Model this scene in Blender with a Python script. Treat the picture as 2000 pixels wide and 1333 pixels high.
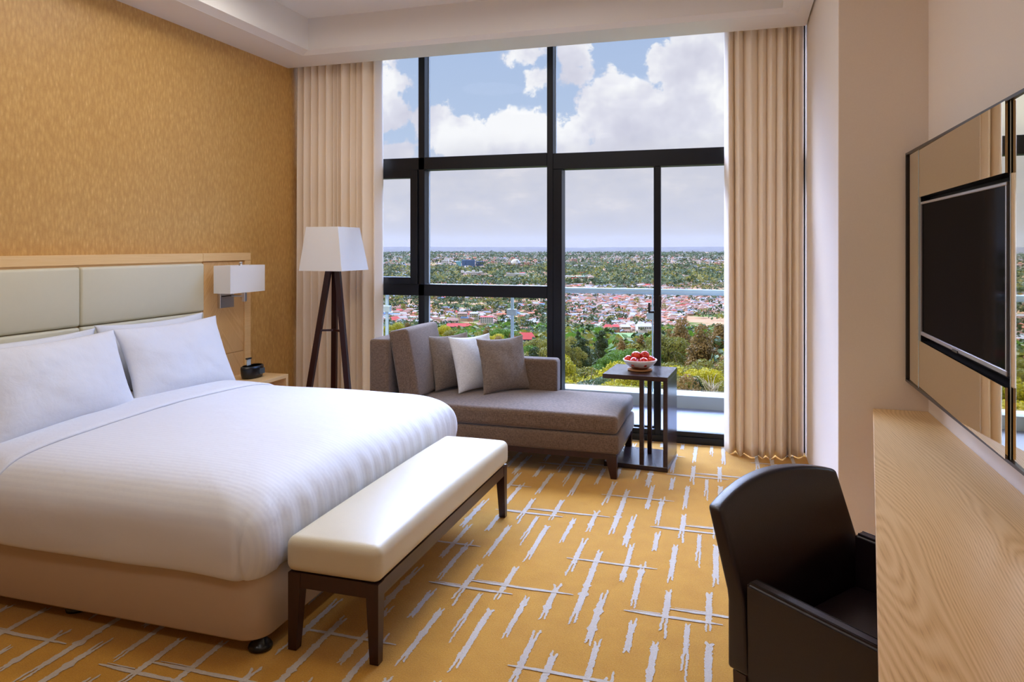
import bpy, bmesh, math, random
import numpy as np
from mathutils import Vector, Matrix, noise

S = bpy.context.scene
for o in list(bpy.data.objects):
    bpy.data.objects.remove(o)
COL = S.collection
PI = math.pi

# ------------------------------------------------------------------ camera
F_PX, HOR, CAM_H = 1432.0, 481.0, 1.5
YAW = math.atan(441 / 1432.0)
CC, SS = math.cos(YAW), math.sin(YAW)
cam_d = bpy.data.cameras.new('camera')
cam = bpy.data.objects.new('camera', cam_d)
COL.objects.link(cam)
cam_d.sensor_width = 36.0
cam_d.lens = 36.0 * F_PX / 2000.0
cam_d.shift_y = -(666.5 - HOR) / 2000.0
cam_d.clip_start = 0.05
cam_d.clip_end = 60000
cam.location = (0, 0, CAM_H)
cam.rotation_euler = (PI / 2, 0, YAW)
S.camera = cam

# ------------------------------------------------------------------ exposure
S.view_settings.view_transform = 'Standard'
S.view_settings.look = 'None'
S.view_settings.gamma = 1.0
S.view_settings.use_curve_mapping = False
S.view_settings.exposure = 0.05
S.cycles.use_denoising = True
S.cycles.max_bounces = 12
S.cycles.diffuse_bounces = 6
S.cycles.glossy_bounces = 5
S.cycles.transparent_max_bounces = 24
S.cycles.volume_bounces = 0
S.cycles.sample_clamp_indirect = 6.0


def ray(u, v):
    a = (u - 1000) / F_PX
    b = (HOR - v) / F_PX
    return (-SS + a * CC, CC + a * SS, b)


def s2l(c):
    out = []
    for k in c:
        k = k / 255.0
        out.append(k / 12.92 if k <= 0.04045 else ((k + 0.055) / 1.055) ** 2.4)
    return tuple(out)


# ------------------------------------------------------------------ node helper
class NT:
    def __init__(self, tree):
        self.t = tree
        self.n = tree.nodes
        self.l = tree.links

    def new(self, typ, **kw):
        nd = self.n.new(typ)
        for k, v in kw.items():
            setattr(nd, k, v)
        return nd

    def put(self, sock, val):
        if isinstance(val, bpy.types.NodeSocket):
            self.l.new(val, sock)
        elif val is not None:
            if hasattr(sock.default_value, '__len__') and not hasattr(val, '__len__'):
                val = [val] * len(sock.default_value)
            if hasattr(val, '__len__') and len(sock.default_value) == 4 and len(val) == 3:
                val = (*val, 1.0)
            sock.default_value = val

    def math(self, op, a, b=None, c=None, clamp=False):
        nd = self.new('ShaderNodeMath', operation=op, use_clamp=clamp)
        self.put(nd.inputs[0], a)
        if b is not None:
            self.put(nd.inputs[1], b)
        if c is not None:
            self.put(nd.inputs[2], c)
        return nd.outputs[0]

    def vmath(self, op, a, b=None):
        nd = self.new('ShaderNodeVectorMath', operation=op)
        self.put(nd.inputs[0], a)
        if b is not None:
            self.put(nd.inputs[1], b)
        return nd.outputs['Value'] if op in ('LENGTH', 'DOT_PRODUCT') else nd.outputs[0]

    def mix(self, f, a, b, blend='MIX'):
        nd = self.new('ShaderNodeMix', data_type='RGBA', blend_type=blend)
        self.put(nd.inputs[0], f)
        self.put(nd.inputs[6], a)
        self.put(nd.inputs[7], b)
        return nd.outputs[2]

    def rng(self, v, a, b, c=0.0, d=1.0, smooth=False):
        nd = self.new('ShaderNodeMapRange')
        if smooth:
            nd.interpolation_type = 'SMOOTHSTEP'
        self.put(nd.inputs[0], v)
        for i, q in enumerate((a, b, c, d)):
            nd.inputs[1 + i].default_value = q
        return nd.outputs[0]

    def noise(self, vec, scale, detail=4, rough=0.5, dist=0.0, out='Fac'):
        nd = self.new('ShaderNodeTexNoise')
        if vec is not None:
            self.put(nd.inputs['Vector'], vec)
        nd.inputs['Scale'].default_value = scale
        nd.inputs['Detail'].default_value = detail
        nd.inputs['Roughness'].default_value = rough
        nd.inputs['Distortion'].default_value = dist
        return nd.outputs[out]

    def mapping(self, vec, scale=(1, 1, 1), loc=(0, 0, 0), rot=(0, 0, 0)):
        nd = self.new('ShaderNodeMapping')
        self.put(nd.inputs[0], vec)
        nd.inputs[1].default_value = loc
        nd.inputs[2].default_value = rot
        nd.inputs[3].default_value = scale
        return nd.outputs[0]

    def obj(self):
        return self.new('ShaderNodeTexCoord').outputs['Object']

    def ramp(self, f, stops):
        nd = self.new('ShaderNodeValToRGB')
        self.put(nd.inputs[0], f)
        e = nd.color_ramp.elements
        while len(e) < len(stops):
            e.new(0.5)
        for i, (p, c) in enumerate(stops):
            e[i].position = p
            e[i].color = (*c[:3], 1)
        return nd.outputs[0]

    def bump(self, h, strength=0.3, dist=0.01):
        nd = self.new('ShaderNodeBump')
        self.put(nd.inputs['Height'], h)
        nd.inputs['Strength'].default_value = strength
        nd.inputs['Distance'].default_value = dist
        return nd.outputs[0]


# ------------------------------------------------------------------ world: cumulus sky
W = bpy.data.worlds.new('sky')
S.world = W
W.use_nodes = True
t = NT(W.node_tree)
t.n.clear()
tc = t.new('ShaderNodeTexCoord').outputs['Generated']
sep = t.new('ShaderNodeSeparateXYZ')
t.put(sep.inputs[0], tc)
dx, dy, dz = sep.outputs
dyc = t.math('MAXIMUM', dy, 0.08)
pp = t.math('DIVIDE', dx, dyc)
qq = t.math('DIVIDE', dz, dyc)
cmb = t.new('ShaderNodeCombineXYZ')
t.put(cmb.inputs[0], pp)
t.put(cmb.inputs[1], qq)
pq = cmb.outputs[0]


def pqof(u, v):
    r = ray(u, v)
    return r[0] / r[1], r[2] / r[1]


# cloud masses: u, v, half width, half height (direction in the sky)
BL = [(1385, 165, 120, 112), (1215, 225, 105, 84), (1290, 130, 50, 45), (1130, 262, 60, 50), (1040, 280, 100, 70),
      (880, 258, 60, 52), (950, 295, 70, 40), (836, 262, 36, 40), (748, 190, 26, 62), (775, 158, 20, 18),
      (765, 235, 30, 30), (780, 298, 40, 36), (1128, 152, 26, 18), (1042, 104, 44, 14), (1052, 158, 24, 20),
      (1110, 108, 36, 24), (1360, 255, 160, 60), (1170, 300, 200, 40)]
best = None
for (u, v, ru, rv) in BL:
    c = pqof(u, v)
    r1 = pqof(u + ru, v)
    r2 = pqof(u, v - rv)
    rx, ry = abs(r1[0] - c[0]), abs(r2[1] - c[1])
    d_ = t.vmath('SUBTRACT', pq, (c[0], c[1], 0))
    d_ = t.vmath('MULTIPLY', d_, (1 / rx, 1 / ry, 0))
    l_ = t.vmath('LENGTH', d_)
    l_ = t.math('MULTIPLY', t.math('SUBTRACT', l_, 1.0), min(rx, ry) * 14)
    best = l_ if best is None else t.math('MINIMUM', best, l_)
n1 = t.noise(pq, 11, 9, 0.62)
n2 = t.noise(pq, 34, 6, 0.6)
edge = t.math('ADD', best, t.math('MULTIPLY', t.math('SUBTRACT', n1, 0.5), 1.5))
edge = t.math('ADD', edge, t.math('MULTIPLY', t.math('SUBTRACT', n2, 0.5), 0.5))
mask = t.rng(edge, -0.05, 0.07, 1.0, 0.0, True)
# general cloud field away from the mapped masses
far_field = t.rng(t.noise(tc, 2.3, 8, 0.6), 0.47, 0.58, 0, 1, True)
inside_w = t.math('MULTIPLY', t.rng(pp, -0.75, -0.62, 0, 1, True), t.rng(pp, 0.06, 0.16, 1, 0, True))
inside_w = t.math('MULTIPLY', inside_w, t.rng(dz, 0.27, 0.36, 1, 0, True))
mask = t.mix(inside_w, far_field, mask)
blue = t.ramp(t.rng(dz, 0.1, 0.6), [(0, s2l((186, 204, 230))), (0.35, s2l((172, 193, 228))), (1, s2l((110, 150, 210)))])
shade = t.noise(t.vmath('ADD', pq, (0, 0.03, 0)), 8, 6, 0.55)
cloudc = t.ramp(shade, [(0.34, s2l((206, 206, 222))), (0.46, s2l((224, 224, 236))), (0.56, s2l((250, 250, 252)))])
skyc = t.mix(mask, blue, cloudc)
puff = t.noise(t.mapping(pq, (1, 2.2, 1)), 14, 7, 0.6)
hazec = t.ramp(puff, [(0.35, s2l((202, 204, 218))), (0.55, s2l((211, 211, 221))), (0.7, s2l((226, 223, 228)))])
hz2 = t.mix(t.rng(qq, 0.0, 0.07, 0.0, 1.0, True), s2l((200, 201, 213)), hazec)
fl = t.rng(t.math('ADD', qq, t.math('MULTIPLY', t.math('SUBTRACT', n1, 0.5), 0.05)), 0.105, 0.165, 1, 0, True)
skyc = t.mix(fl, skyc, hz2)
boost = t.math('MULTIPLY', t.rng(dz, 0.34, 0.5, 0.0, 1.0, True), t.rng(dz, 0.7, 0.85, 1.0, 0.0, True))  # unseen patch of higher sky, brightened to add daylight to the room
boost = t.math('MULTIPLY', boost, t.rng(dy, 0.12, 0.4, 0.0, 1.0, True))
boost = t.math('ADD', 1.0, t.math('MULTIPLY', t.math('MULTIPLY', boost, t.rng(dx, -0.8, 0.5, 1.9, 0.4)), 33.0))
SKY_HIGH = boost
below = t.rng(dz, -0.02, -0.005, 0.25, 1.0)
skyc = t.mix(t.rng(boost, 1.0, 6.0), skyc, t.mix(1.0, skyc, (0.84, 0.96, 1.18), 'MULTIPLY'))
bg = t.new('ShaderNodeBackground')
t.put(bg.inputs[0], skyc)
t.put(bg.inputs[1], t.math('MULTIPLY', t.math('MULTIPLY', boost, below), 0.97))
wo = t.new('ShaderNodeOutputWorld')
t.l.new(bg.outputs[0], wo.inputs[0])

# ------------------------------------------------------------------ sun (behind the building, high)
sd = bpy.data.lights.new('sun', 'SUN')
sd.energy = 2.6
sd.angle = math.radians(1.5)
sd.color = (1.0, 0.93, 0.82)
so = bpy.data.objects.new('sun', sd)
COL.objects.link(so)
so.rotation_euler = Vector((0.45, 0.75, -0.85)).to_track_quat('-Z', 'Y').to_euler()
so.location = (0, -5, 20)


# ------------------------------------------------------------------ unseen fill lamps, added under the tray to brighten the room
def add_fill_lamp(x, y, z, power, size, color=(1.0, 0.96, 0.92)):
    ld = bpy.data.lights.new('fill_lamp', 'AREA')
    ld.shape = 'DISK'
    ld.size = size
    ld.energy = power
    ld.color = color
    lo = bpy.data.objects.new('fill_lamp', ld)
    lo.location = (x, y, z)
    COL.objects.link(lo)
    return lo


FILL_LAMPS = [(-2.6, 3.9), (-1.2, 3.9), (-2.6, 2.6), (-1.2, 2.6), (-2.2, 0.2), (-0.4, 0.2)]
for (x, y) in FILL_LAMPS:
    add_fill_lamp(x, y, 3.24, 10.5 if y > 1 else 7.5, 0.7)


# ------------------------------------------------------------------ materials
MATS = {}


def mat(name):
    m = bpy.data.materials.new(name)
    m.use_nodes = True
    t = NT(m.node_tree)
    b = m.node_tree.nodes['Principled BSDF']
    MATS[name] = m
    return m, t, b


def simple(name, col, rough=0.5, spec=0.5, metal=0.0, var=0.0, vscale=20, bump=0.0, bscale=200, coat=0.0):
    m, t, b = mat(name)
    c = s2l(col)
    if var > 0:
        n = t.noise(t.obj(), vscale, 4, 0.6)
        c1 = tuple(k * (1 - var) for k in c)
        c2 = tuple(min(1, k * (1 + var)) for k in c)
        t.put(b.inputs['Base Color'], t.mix(n, c1, c2))
    else:
        b.inputs['Base Color'].default_value = (*c, 1)
    b.inputs['Roughness'].default_value = rough
    b.inputs['Specular IOR Level'].default_value = spec
    b.inputs['Metallic'].default_value = metal
    b.inputs['Coat Weight'].default_value = coat
    if bump > 0:
        t.put(b.inputs['Normal'], t.bump(t.noise(t.obj(), bscale, 3, 0.6), bump, 0.004))
    return m


def make_materials():
    # gold wallpaper with small upright flecks
    m, t, b = mat('gold_wallpaper')
    o = t.obj()
    v = t.mapping(o, (1, 54, 20), rot=(0.18, 0, 0))
    vor = t.new('ShaderNodeTexVoronoi')
    t.put(vor.inputs['Vector'], v)
    vor.inputs['Scale'].default_value = 1.0
    d = vor.outputs['Distance']
    v2 = t.mapping(o, (1, 95, 26), rot=(-0.22, 0, 0))
    n1 = t.noise(v2, 1.0, 3, 0.6)
    n2 = t.noise(o, 90, 3, 0.7)
    n3 = t.noise(o, 2.0, 3, 0.5)
    f = t.math('ADD', t.math('MULTIPLY', d, 0.55), t.math('MULTIPLY', n1, 0.75))
    c = t.ramp(f, [(0.28, s2l((234, 200, 140))), (0.42, s2l((212, 170, 102))), (0.58, s2l((200, 156, 88))), (0.85, s2l((182, 136, 70)))])
    c = t.mix(t.math('MULTIPLY', n2, 0.5), c, s2l((222, 182, 112)))
    c = t.mix(t.math('MULTIPLY', n3, 0.25), c, s2l((185, 138, 70)))
    t.put(b.inputs['Base Color'], c)
    b.inputs['Roughness'].default_value = 0.42
    b.inputs['Specular IOR Level'].default_value = 0.5
    t.put(b.inputs['Normal'], t.bump(f, 0.35, 0.004))
    # satin tan wallcovering
    m, t, b = mat('tan_wallcovering')
    o = t.obj()
    n = t.noise(o, 160, 4, 0.7)
    t.put(b.inputs['Base Color'], t.mix(n, s2l((230, 215, 199)), s2l((238, 226, 213))))
    b.inputs['Roughness'].default_value = 0.5
    b.inputs['Specular IOR Level'].default_value = 0.6
    b.inputs['Sheen Weight'].default_value = 0.5
    b.inputs['Sheen Roughness'].default_value = 0.4
    t.put(b.inputs['Normal'], t.bump(n, 0.1, 0.002))
    simple('white_paint', (236, 233, 228), 0.6, 0.3)
    # carpet
    for nm, ca, cb in (('gold_carpet', (178, 120, 20), (210, 156, 50)), ('ivory_carpet', (186, 174, 160), (206, 196, 184))):
        m, t, b = mat(nm)
        o = t.obj()
        n = t.noise(o, 190, 3, 0.8)
        n2 = t.noise(o, 9, 4, 0.6)
        f = t.math('ADD', t.math('MULTIPLY', n, 0.75), t.math('MULTIPLY', n2, 0.25))
        t.put(b.inputs['Base Color'], t.mix(t.rng(f, 0.33, 0.66), s2l(ca), s2l(cb)))
        b.inputs['Roughness'].default_value = 0.95
        b.inputs['Specular IOR Level'].default_value = 0.1
        b.inputs['Sheen Weight'].default_value = 0.25
        t.put(b.inputs['Normal'], t.bump(n, 0.7, 0.006))
    # oak
    for nm, sc, rot in (('oak', (7.5, 0.85, 7.5), 0.0), ('oak_chevron', (7.5, 6.5, 1.6), 0.0)):
        m, t, b = mat(nm)
        o = t.obj()
        if nm == 'oak':
            v = t.mapping(o, sc, rot=(0, 0, math.radians(-1)))
            warp = t.noise(t.mapping(o, (3.4, 0.62, 3.2)), 1.0, 1.2, 0.5, 0.2, out='Color')
        else:
            # grain meeting in a V on the upright panel
            sp = t.new('ShaderNodeSeparateXYZ')
            t.put(sp.inputs[0], o)
            ab = t.math('ABSOLUTE', t.math('SUBTRACT', sp.outputs[1], 4.54))
            zz = t.math('ADD', sp.outputs[2], t.math('MULTIPLY', ab, 1.3))
            cb_ = t.new('ShaderNodeCombineXYZ')
            t.put(cb_.inputs[0], t.math('MULTIPLY', zz, 7.0))
            t.put(cb_.inputs[1], t.math('MULTIPLY', sp.outputs[1], 1.5))
            v = cb_.outputs[0]
            warp = t.noise(v, 0.5, 2, 0.5, out='Color')
        w = t.vmath('MULTIPLY', t.vmath('SUBTRACT', warp, (0.5, 0.5, 0.5)), (4.2, 1.5, 0))
        vv = t.vmath('ADD', v, w)
        wv = t.new('ShaderNodeTexWave', wave_type='BANDS', bands_direction='X')
        t.put(wv.inputs['Vector'], vv)
        wv.inputs['Scale'].default_value = 3.6 if nm == 'oak' else 1.6
        wv.inputs['Distortion'].default_value = 0.9 if nm == 'oak' else 0.6
        wv.inputs['Detail'].default_value = 3
        wv.inputs['Detail Scale'].default_value = 1.4
        fine = t.noise(t.mapping(o, (260, 5, 260) if nm == 'oak' else (200, 200, 12)), 1.0, 3, 0.6)
        f = t.math('ADD', t.math('MULTIPLY', wv.outputs['Fac'], 0.4), t.math('MULTIPLY', fine, 0.75))
        c = t.ramp(f, [(0.2, s2l((178, 134, 84))), (0.4, s2l((206, 164, 108))), (0.8, s2l((222, 184, 132)))])
        if nm == 'oak_chevron':
            c = t.ramp(f, [(0.15, s2l((206, 160, 102))), (0.5, s2l((218, 174, 114))), (0.9, s2l((226, 186, 128)))])
        t.put(b.inputs['Base Color'], c)
        b.inputs['Roughness'].default_value = 0.36
        t.put(b.inputs['Normal'], t.bump(f, 0.05, 0.001))
    m, t, b = mat('pale_oak')
    o = t.obj()
    fine = t.noise(t.mapping(o, (160, 4, 160)), 1.0, 4, 0.6)
    t.put(b.inputs['Base Color'], t.mix(fine, s2l((222, 180, 118)), s2l((240, 206, 152))))
    b.inputs['Roughness'].default_value = 0.38
    # dark wood
    m, t, b = mat('dark_wood')
    o = t.obj()
    fine = t.noise(t.mapping(o, (60, 60, 6)), 1.0, 4, 0.6)
    t.put(b.inputs['Base Color'], t.mix(fine, s2l((34, 10, 11)), s2l((60, 24, 20))))
    b.inputs['Roughness'].default_value = 0.32
    m, t, b = mat('ebony_wood')
    o = t.obj()
    fine = t.noise(t.mapping(o, (8, 70, 70)), 1.0, 4, 0.6, 0.6)
    t.put(b.inputs['Base Color'], t.mix(fine, s2l((30, 20, 22)), s2l((62, 42, 42))))
    b.inputs['Roughness'].default_value = 0.22
    # leathers
    simple('cream_leather', (208, 198, 172), 0.36, 0.5, bump=0.12, bscale=400, var=0.02)
    simple('panel_leather', (208, 202, 176), 0.45, 0.4, bump=0.1, bscale=400, var=0.02)
    simple('base_upholstery', (190, 168, 142), 0.6, 0.3, bump=0.1, bscale=500, var=0.03)
    simple('aubergine_leather', (30, 18, 24), 0.34, 0.6, bump=0.18, bscale=330, var=0.05)
    # bedding
    m, t, b = mat('white_linen')
    b.inputs['Base Color'].default_value = (*s2l((218, 220, 226)), 1)
    b.inputs['Roughness'].default_value = 0.75
    b.inputs['Specular IOR Level'].default_value = 0.2
    b.inputs['Sheen Weight'].default_value = 0.2
    t.put(b.inputs['Normal'], t.bump(t.noise(t.obj(), 14, 4, 0.55, 0.4), 0.18, 0.02))
    m, t, b = mat('stripe_linen')
    o = t.obj()
    sp = t.new('ShaderNodeSeparateXYZ')
    t.put(sp.inputs[0], o)
    st = t.math('SINE', t.math('MULTIPLY', sp.outputs[1], 2 * PI / 0.024))
    st = t.math('MULTIPLY', st, 0.5)
    nz = t.noise(o, 9, 3, 0.5)
    h = t.math('ADD', t.math('MULTIPLY', st, 0.06), t.math('MULTIPLY', nz, 2.0))
    t.put(b.inputs['Base Color'], t.mix(t.rng(st, -0.2, 0.2), s2l((216, 218, 224)), s2l((220, 222, 227))))
    b.inputs['Roughness'].default_value = 0.6
    b.inputs['Specular IOR Level'].default_value = 0.25
    t.put(b.inputs['Normal'], t.bump(h, 0.22, 0.01))
    # woven fabrics
    for nm, ca, cb in (('brown_weave', (78, 60, 46), (128, 105, 86)), ('taupe_weave', (92, 78, 66), (142, 124, 108)),
                       ('pale_weave', (196, 194, 192), (228, 226, 224))):
        m, t, b = mat(nm)
        o = t.obj()
        a1 = t.noise(t.mapping(o, (420, 420, 60)), 1, 2, 0.6)
        a2 = t.noise(t.mapping(o, (60, 60, 480)), 1, 2, 0.6)
        f = t.math('MULTIPLY', t.math('ADD', a1, a2), 0.5)
        t.put(b.inputs['Base Color'], t.mix(t.rng(f, 0.36, 0.62), s2l(ca), s2l(cb)))
        b.inputs['Roughness'].default_value = 0.9
        b.inputs['Specular IOR Level'].default_value = 0.15
        b.inputs['Sheen Weight'].default_value = 0.3
        t.put(b.inputs['Normal'], t.bump(f, 0.4, 0.003))
    # curtain
    m, t, b = mat('curtain_cloth')
    b.inputs['Base Color'].default_value = (*s2l((252, 238, 218)), 1)
    b.inputs['Roughness'].default_value = 0.75
    b.inputs['Specular IOR Level'].default_value = 0.2
    b.inputs['Sheen Weight'].default_value = 0.2
    tr = t.new('ShaderNodeBsdfTranslucent')
    tr.inputs[0].default_value = (*s2l((244, 226, 200)), 1)
    mx = t.new('ShaderNodeMixShader')
    mx.inputs[0].default_value = 0.05
    t.l.new(b.outputs[0], mx.inputs[1])
    t.l.new(tr.outputs[0], mx.inputs[2])
    t.l.new(mx.outputs[0], t.n['Material Output'].inputs[0])
    m, t, b = mat('shade_cloth')
    b.inputs['Base Color'].default_value = (*s2l((247, 246, 243)), 1)
    b.inputs['Roughness'].default_value = 0.8
    tr = t.new('ShaderNodeBsdfTranslucent')
    tr.inputs[0].default_value = (*s2l((245, 240, 230)), 1)
    mx = t.new('ShaderNodeMixShader')
    mx.inputs[0].default_value = 0.3
    t.l.new(b.outputs[0], mx.inputs[1])
    t.l.new(tr.outputs[0], mx.inputs[2])
    t.l.new(mx.outputs[0], t.n['Material Output'].inputs[0])
    # metals, frames
    simple('window_aluminium', (9, 14, 23), 0.4, 0.35)
    simple('chrome', (215, 215, 215), 0.28, 0.5, metal=1.0)
    simple('bright_gasket', (190, 200, 205), 0.3, 0.5)
    simple('bronze_frame', (52, 48, 50), 0.3, 0.5, metal=0.6)
    simple('black_plastic', (14, 15, 20), 0.28, 0.5)
    simple('black_matt', (12, 12, 14), 0.6, 0.3)
    simple('silver_bezel', (180, 178, 180), 0.3, 0.5, metal=0.7)
    m, t, b = mat('tv_glass')
    t.n.remove(b)
    db_ = t.new('ShaderNodeBsdfDiffuse')
    db_.inputs[0].default_value = (*s2l((20, 17, 18)), 1)
    gb = t.new('ShaderNodeBsdfGlossy')
    gb.inputs['Roughness'].default_value = 0.06
    mx = t.new('ShaderNodeMixShader')
    mx.inputs[0].default_value = 0.035
    t.l.new(db_.outputs[0], mx.inputs[1])
    t.l.new(gb.outputs[0], mx.inputs[2])
    t.l.new(mx.outputs[0], t.n['Material Output'].inputs[0])
    m, t, b = mat('bronze_mirror')
    b.inputs['Base Color'].default_value = (*s2l((222, 212, 186)), 1)
    b.inputs['Metallic'].default_value = 1.0
    b.inputs['Roughness'].default_value = 0.015
    # thin window glass
    m, t, b = mat('window_glass')
    t.n.remove(b)
    tb = t.new('ShaderNodeBsdfTransparent')
    tb.inputs[0].default_value = (0.985, 0.99, 0.99, 1)
    gb = t.new('ShaderNodeBsdfGlossy')
    gb.inputs['Roughness'].default_value = 0.0
    fr = t.new('ShaderNodeFresnel')
    fr.inputs[0].default_value = 1.08
    mx = t.new('ShaderNodeMixShader')
    t.l.new(fr.outputs[0], mx.inputs[0])
    t.l.new(tb.outputs[0], mx.inputs[1])
    t.l.new(gb.outputs[0], mx.inputs[2])
    t.l.new(mx.outputs[0], t.n['Material Output'].inputs[0])
    # exterior
    simple('balcony_stone', (124, 124, 134), 0.5, 0.4, var=0.03, vscale=6)
    simple('parapet_paint', (160, 164, 158), 0.6, 0.3, var=0.03, vscale=3)
    simple('rail_paint', (176, 198, 204), 0.25, 0.5)
    simple('steel_clamp', (170, 186, 186), 0.35, 0.5)
    # fruit bowl
    m, t, b = mat('red_fruit_skin')
    o = t.obj()
    n = t.noise(o, 22, 4, 0.6)
    t.put(b.inputs['Base Color'], t.mix(t.rng(n, 0.45, 0.72), s2l((190, 22, 20)), s2l((228, 96, 50))))
    b.inputs['Roughness'].default_value = 0.22
    simple('fruit_stalk', (90, 60, 30), 0.7)
    m, t, b = mat('glazed_pottery')
    o = t.obj()
    sp = t.new('ShaderNodeSeparateXYZ')
    t.put(sp.inputs[0], o)
    n = t.noise(o, 16, 3, 0.5)
    f = t.math('ADD', t.math('MULTIPLY', sp.outputs[2], 22), t.math('MULTIPLY', n, 1.0))
    t.put(b.inputs['Base Color'], t.ramp(f, [(0.62, s2l((120, 62, 40))), (0.86, s2l((166, 112, 84))), (1.0, s2l((228, 220, 208)))]))
    b.inputs['Roughness'].default_value = 0.3
    simple('cork_mat', (176, 126, 80), 0.85, 0.2, var=0.2, vscale=120)
    simple('display_panel', (64, 72, 78), 0.15, 0.5)


make_materials()
M = MATS


# ------------------------------------------------------------------ object helpers
def link(name, me, m=None, parent=None, smooth=False):
    ob = bpy.data.objects.new(name, me)
    COL.objects.link(ob)
    if m is not None:
        for k in (m if isinstance(m, (list, tuple)) else [m]):
            me.materials.append(M[k] if isinstance(k, str) else k)
    if parent is not None:
        ob.parent = parent
        ob.matrix_parent_inverse = Matrix.Translation(-parent.location) if parent.type == 'EMPTY' and parent.get('lift') else Matrix.Identity(4)
    if smooth:
        me.polygons.foreach_set('use_smooth', [True] * len(me.polygons))
    return ob


def obj(name, bm, m=None, parent=None, smooth=False):
    me = bpy.data.meshes.new(name)
    bmesh.ops.recalc_face_normals(bm, faces=bm.faces)
    bm.to_mesh(me)
    bm.free()
    return link(name, me, m, parent, smooth)


def pyobj(name, verts, faces, m=None, parent=None, smooth=False, midx=None):
    me = bpy.data.meshes.new(name)
    me.from_pydata([tuple(v) for v in verts], [], faces)
    if midx is not None:
        me.polygons.foreach_set('material_index', midx)
    me.update()
    return link(name, me, m, parent, smooth)


def tag(o, label=None, cat=None, group=None, kind=None):
    if label:
        o['label'] = label
    if cat:
        o['category'] = cat
    if group:
        o['group'] = group
    if kind:
        o['kind'] = kind
    return o


def thing(name, label, cat, loc=(0, 0, 0), group=None):
    """Empty at the thing's base; its children are modelled in world coordinates and lifted into it"""
    o = bpy.data.objects.new(name, None)
    COL.objects.link(o)
    o.location = loc
    o.empty_display_size = 0.1
    o['lift'] = 1
    return tag(o, label, cat, group)


def struct(o):
    o['kind'] = 'structure'
    return o


def B(bm=None):
    return bm or bmesh.new()


def box(bm, x0, x1, y0, y1, z0, z1, bev=0.0, seg=2):
    sub = bmesh.new()
    r = bmesh.ops.create_cube(sub, size=1)
    bmesh.ops.scale(sub, vec=(abs(x1 - x0), abs(y1 - y0), abs(z1 - z0)), verts=sub.verts)
    bmesh.ops.translate(sub, vec=((x0 + x1) / 2, (y0 + y1) / 2, (z0 + z1) / 2), verts=sub.verts)
    if bev > 0:
        bmesh.ops.bevel(sub, geom=list(sub.edges), offset=bev, segments=seg, profile=0.5, affect='EDGES')
    merge(bm, sub)
    return bm


def merge(bm, sub, mtx=None):
    mp = {}
    for v in sub.verts:
        mp[v] = bm.verts.new(mtx @ v.co if mtx else v.co)
    for f in sub.faces:
        try:
            nf = bm.faces.new([mp[v] for v in f.verts])
            nf.smooth = f.smooth
            nf.material_index = f.material_index
        except ValueError:
            pass
    sub.free()


def hexa(bm, bot, top):
    """box from 4 bottom and 4 top points"""
    v = [bm.verts.new(p) for p in list(bot) + list(top)]
    for f in ((3, 2, 1, 0), (4, 5, 6, 7), (0, 1, 5, 4), (1, 2, 6, 5), (2, 3, 7, 6), (3, 0, 4, 7)):
        bm.faces.new([v[i] for i in f])
    return bm


def bar(bm, p0, p1, w, h=None, w1=None, h1=None, up=(0, 0, 1)):
    """square bar between two points"""
    h = h or w
    w1 = w1 or w
    h1 = h1 or h
    p0, p1 = Vector(p0), Vector(p1)
    d = (p1 - p0).normalized()
    a = d.cross(Vector(up))
    if a.length < 1e-4:
        a = Vector((1, 0, 0))
    a.normalize()
    c = a.cross(d).normalized()
    q0 = [p0 + a * sx * w / 2 + c * sy * h / 2 for sx, sy in ((-1, -1), (1, -1), (1, 1), (-1, 1))]
    q1 = [p1 + a * sx * w1 / 2 + c * sy * h1 / 2 for sx, sy in ((-1, -1), (1, -1), (1, 1), (-1, 1))]
    return hexa(bm, q0, q1)


def tube(bm, pts, r, n=12):
    prev = None
    pts = [Vector(p) for p in pts]
    for i, p in enumerate(pts):
        d = (pts[min(i + 1, len(pts) - 1)] - pts[max(i - 1, 0)]).normalized()
        a = d.cross(Vector((0, 0, 1)))
        if a.length < 1e-3:
            a = Vector((1, 0, 0))
        a.normalize()
        c = d.cross(a)
        rr = r[i] if isinstance(r, (list, tuple)) else r
        ring = [bm.verts.new(p + (a * math.cos(2 * PI * k / n) + c * math.sin(2 * PI * k / n)) * rr) for k in range(n)]
        if prev:
            for k in range(n):
                f = bm.faces.new((prev[k], prev[(k + 1) % n], ring[(k + 1) % n], ring[k]))
                f.smooth = True
        else:
            bm.faces.new(ring[::-1])
        prev = ring
    bm.faces.new(prev)
    return bm


def lathe(bm, prof, c=(0, 0, 0), n=32, sx=1.0, sy=1.0, cap=True):
    prev = None
    for (r, z) in prof:
        ring = [bm.verts.new((c[0] + r * sx * math.cos(2 * PI * k / n), c[1] + r * sy * math.sin(2 * PI * k / n), c[2] + z)) for k in range(n)]
        if prev:
            for k in range(n):
                f = bm.faces.new((prev[k], prev[(k + 1) % n], ring[(k + 1) % n], ring[k]))
                f.smooth = True
        elif cap:
            bm.faces.new(ring[::-1])
        prev = ring
    if cap:
        bm.faces.new(prev)
    return bm


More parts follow.
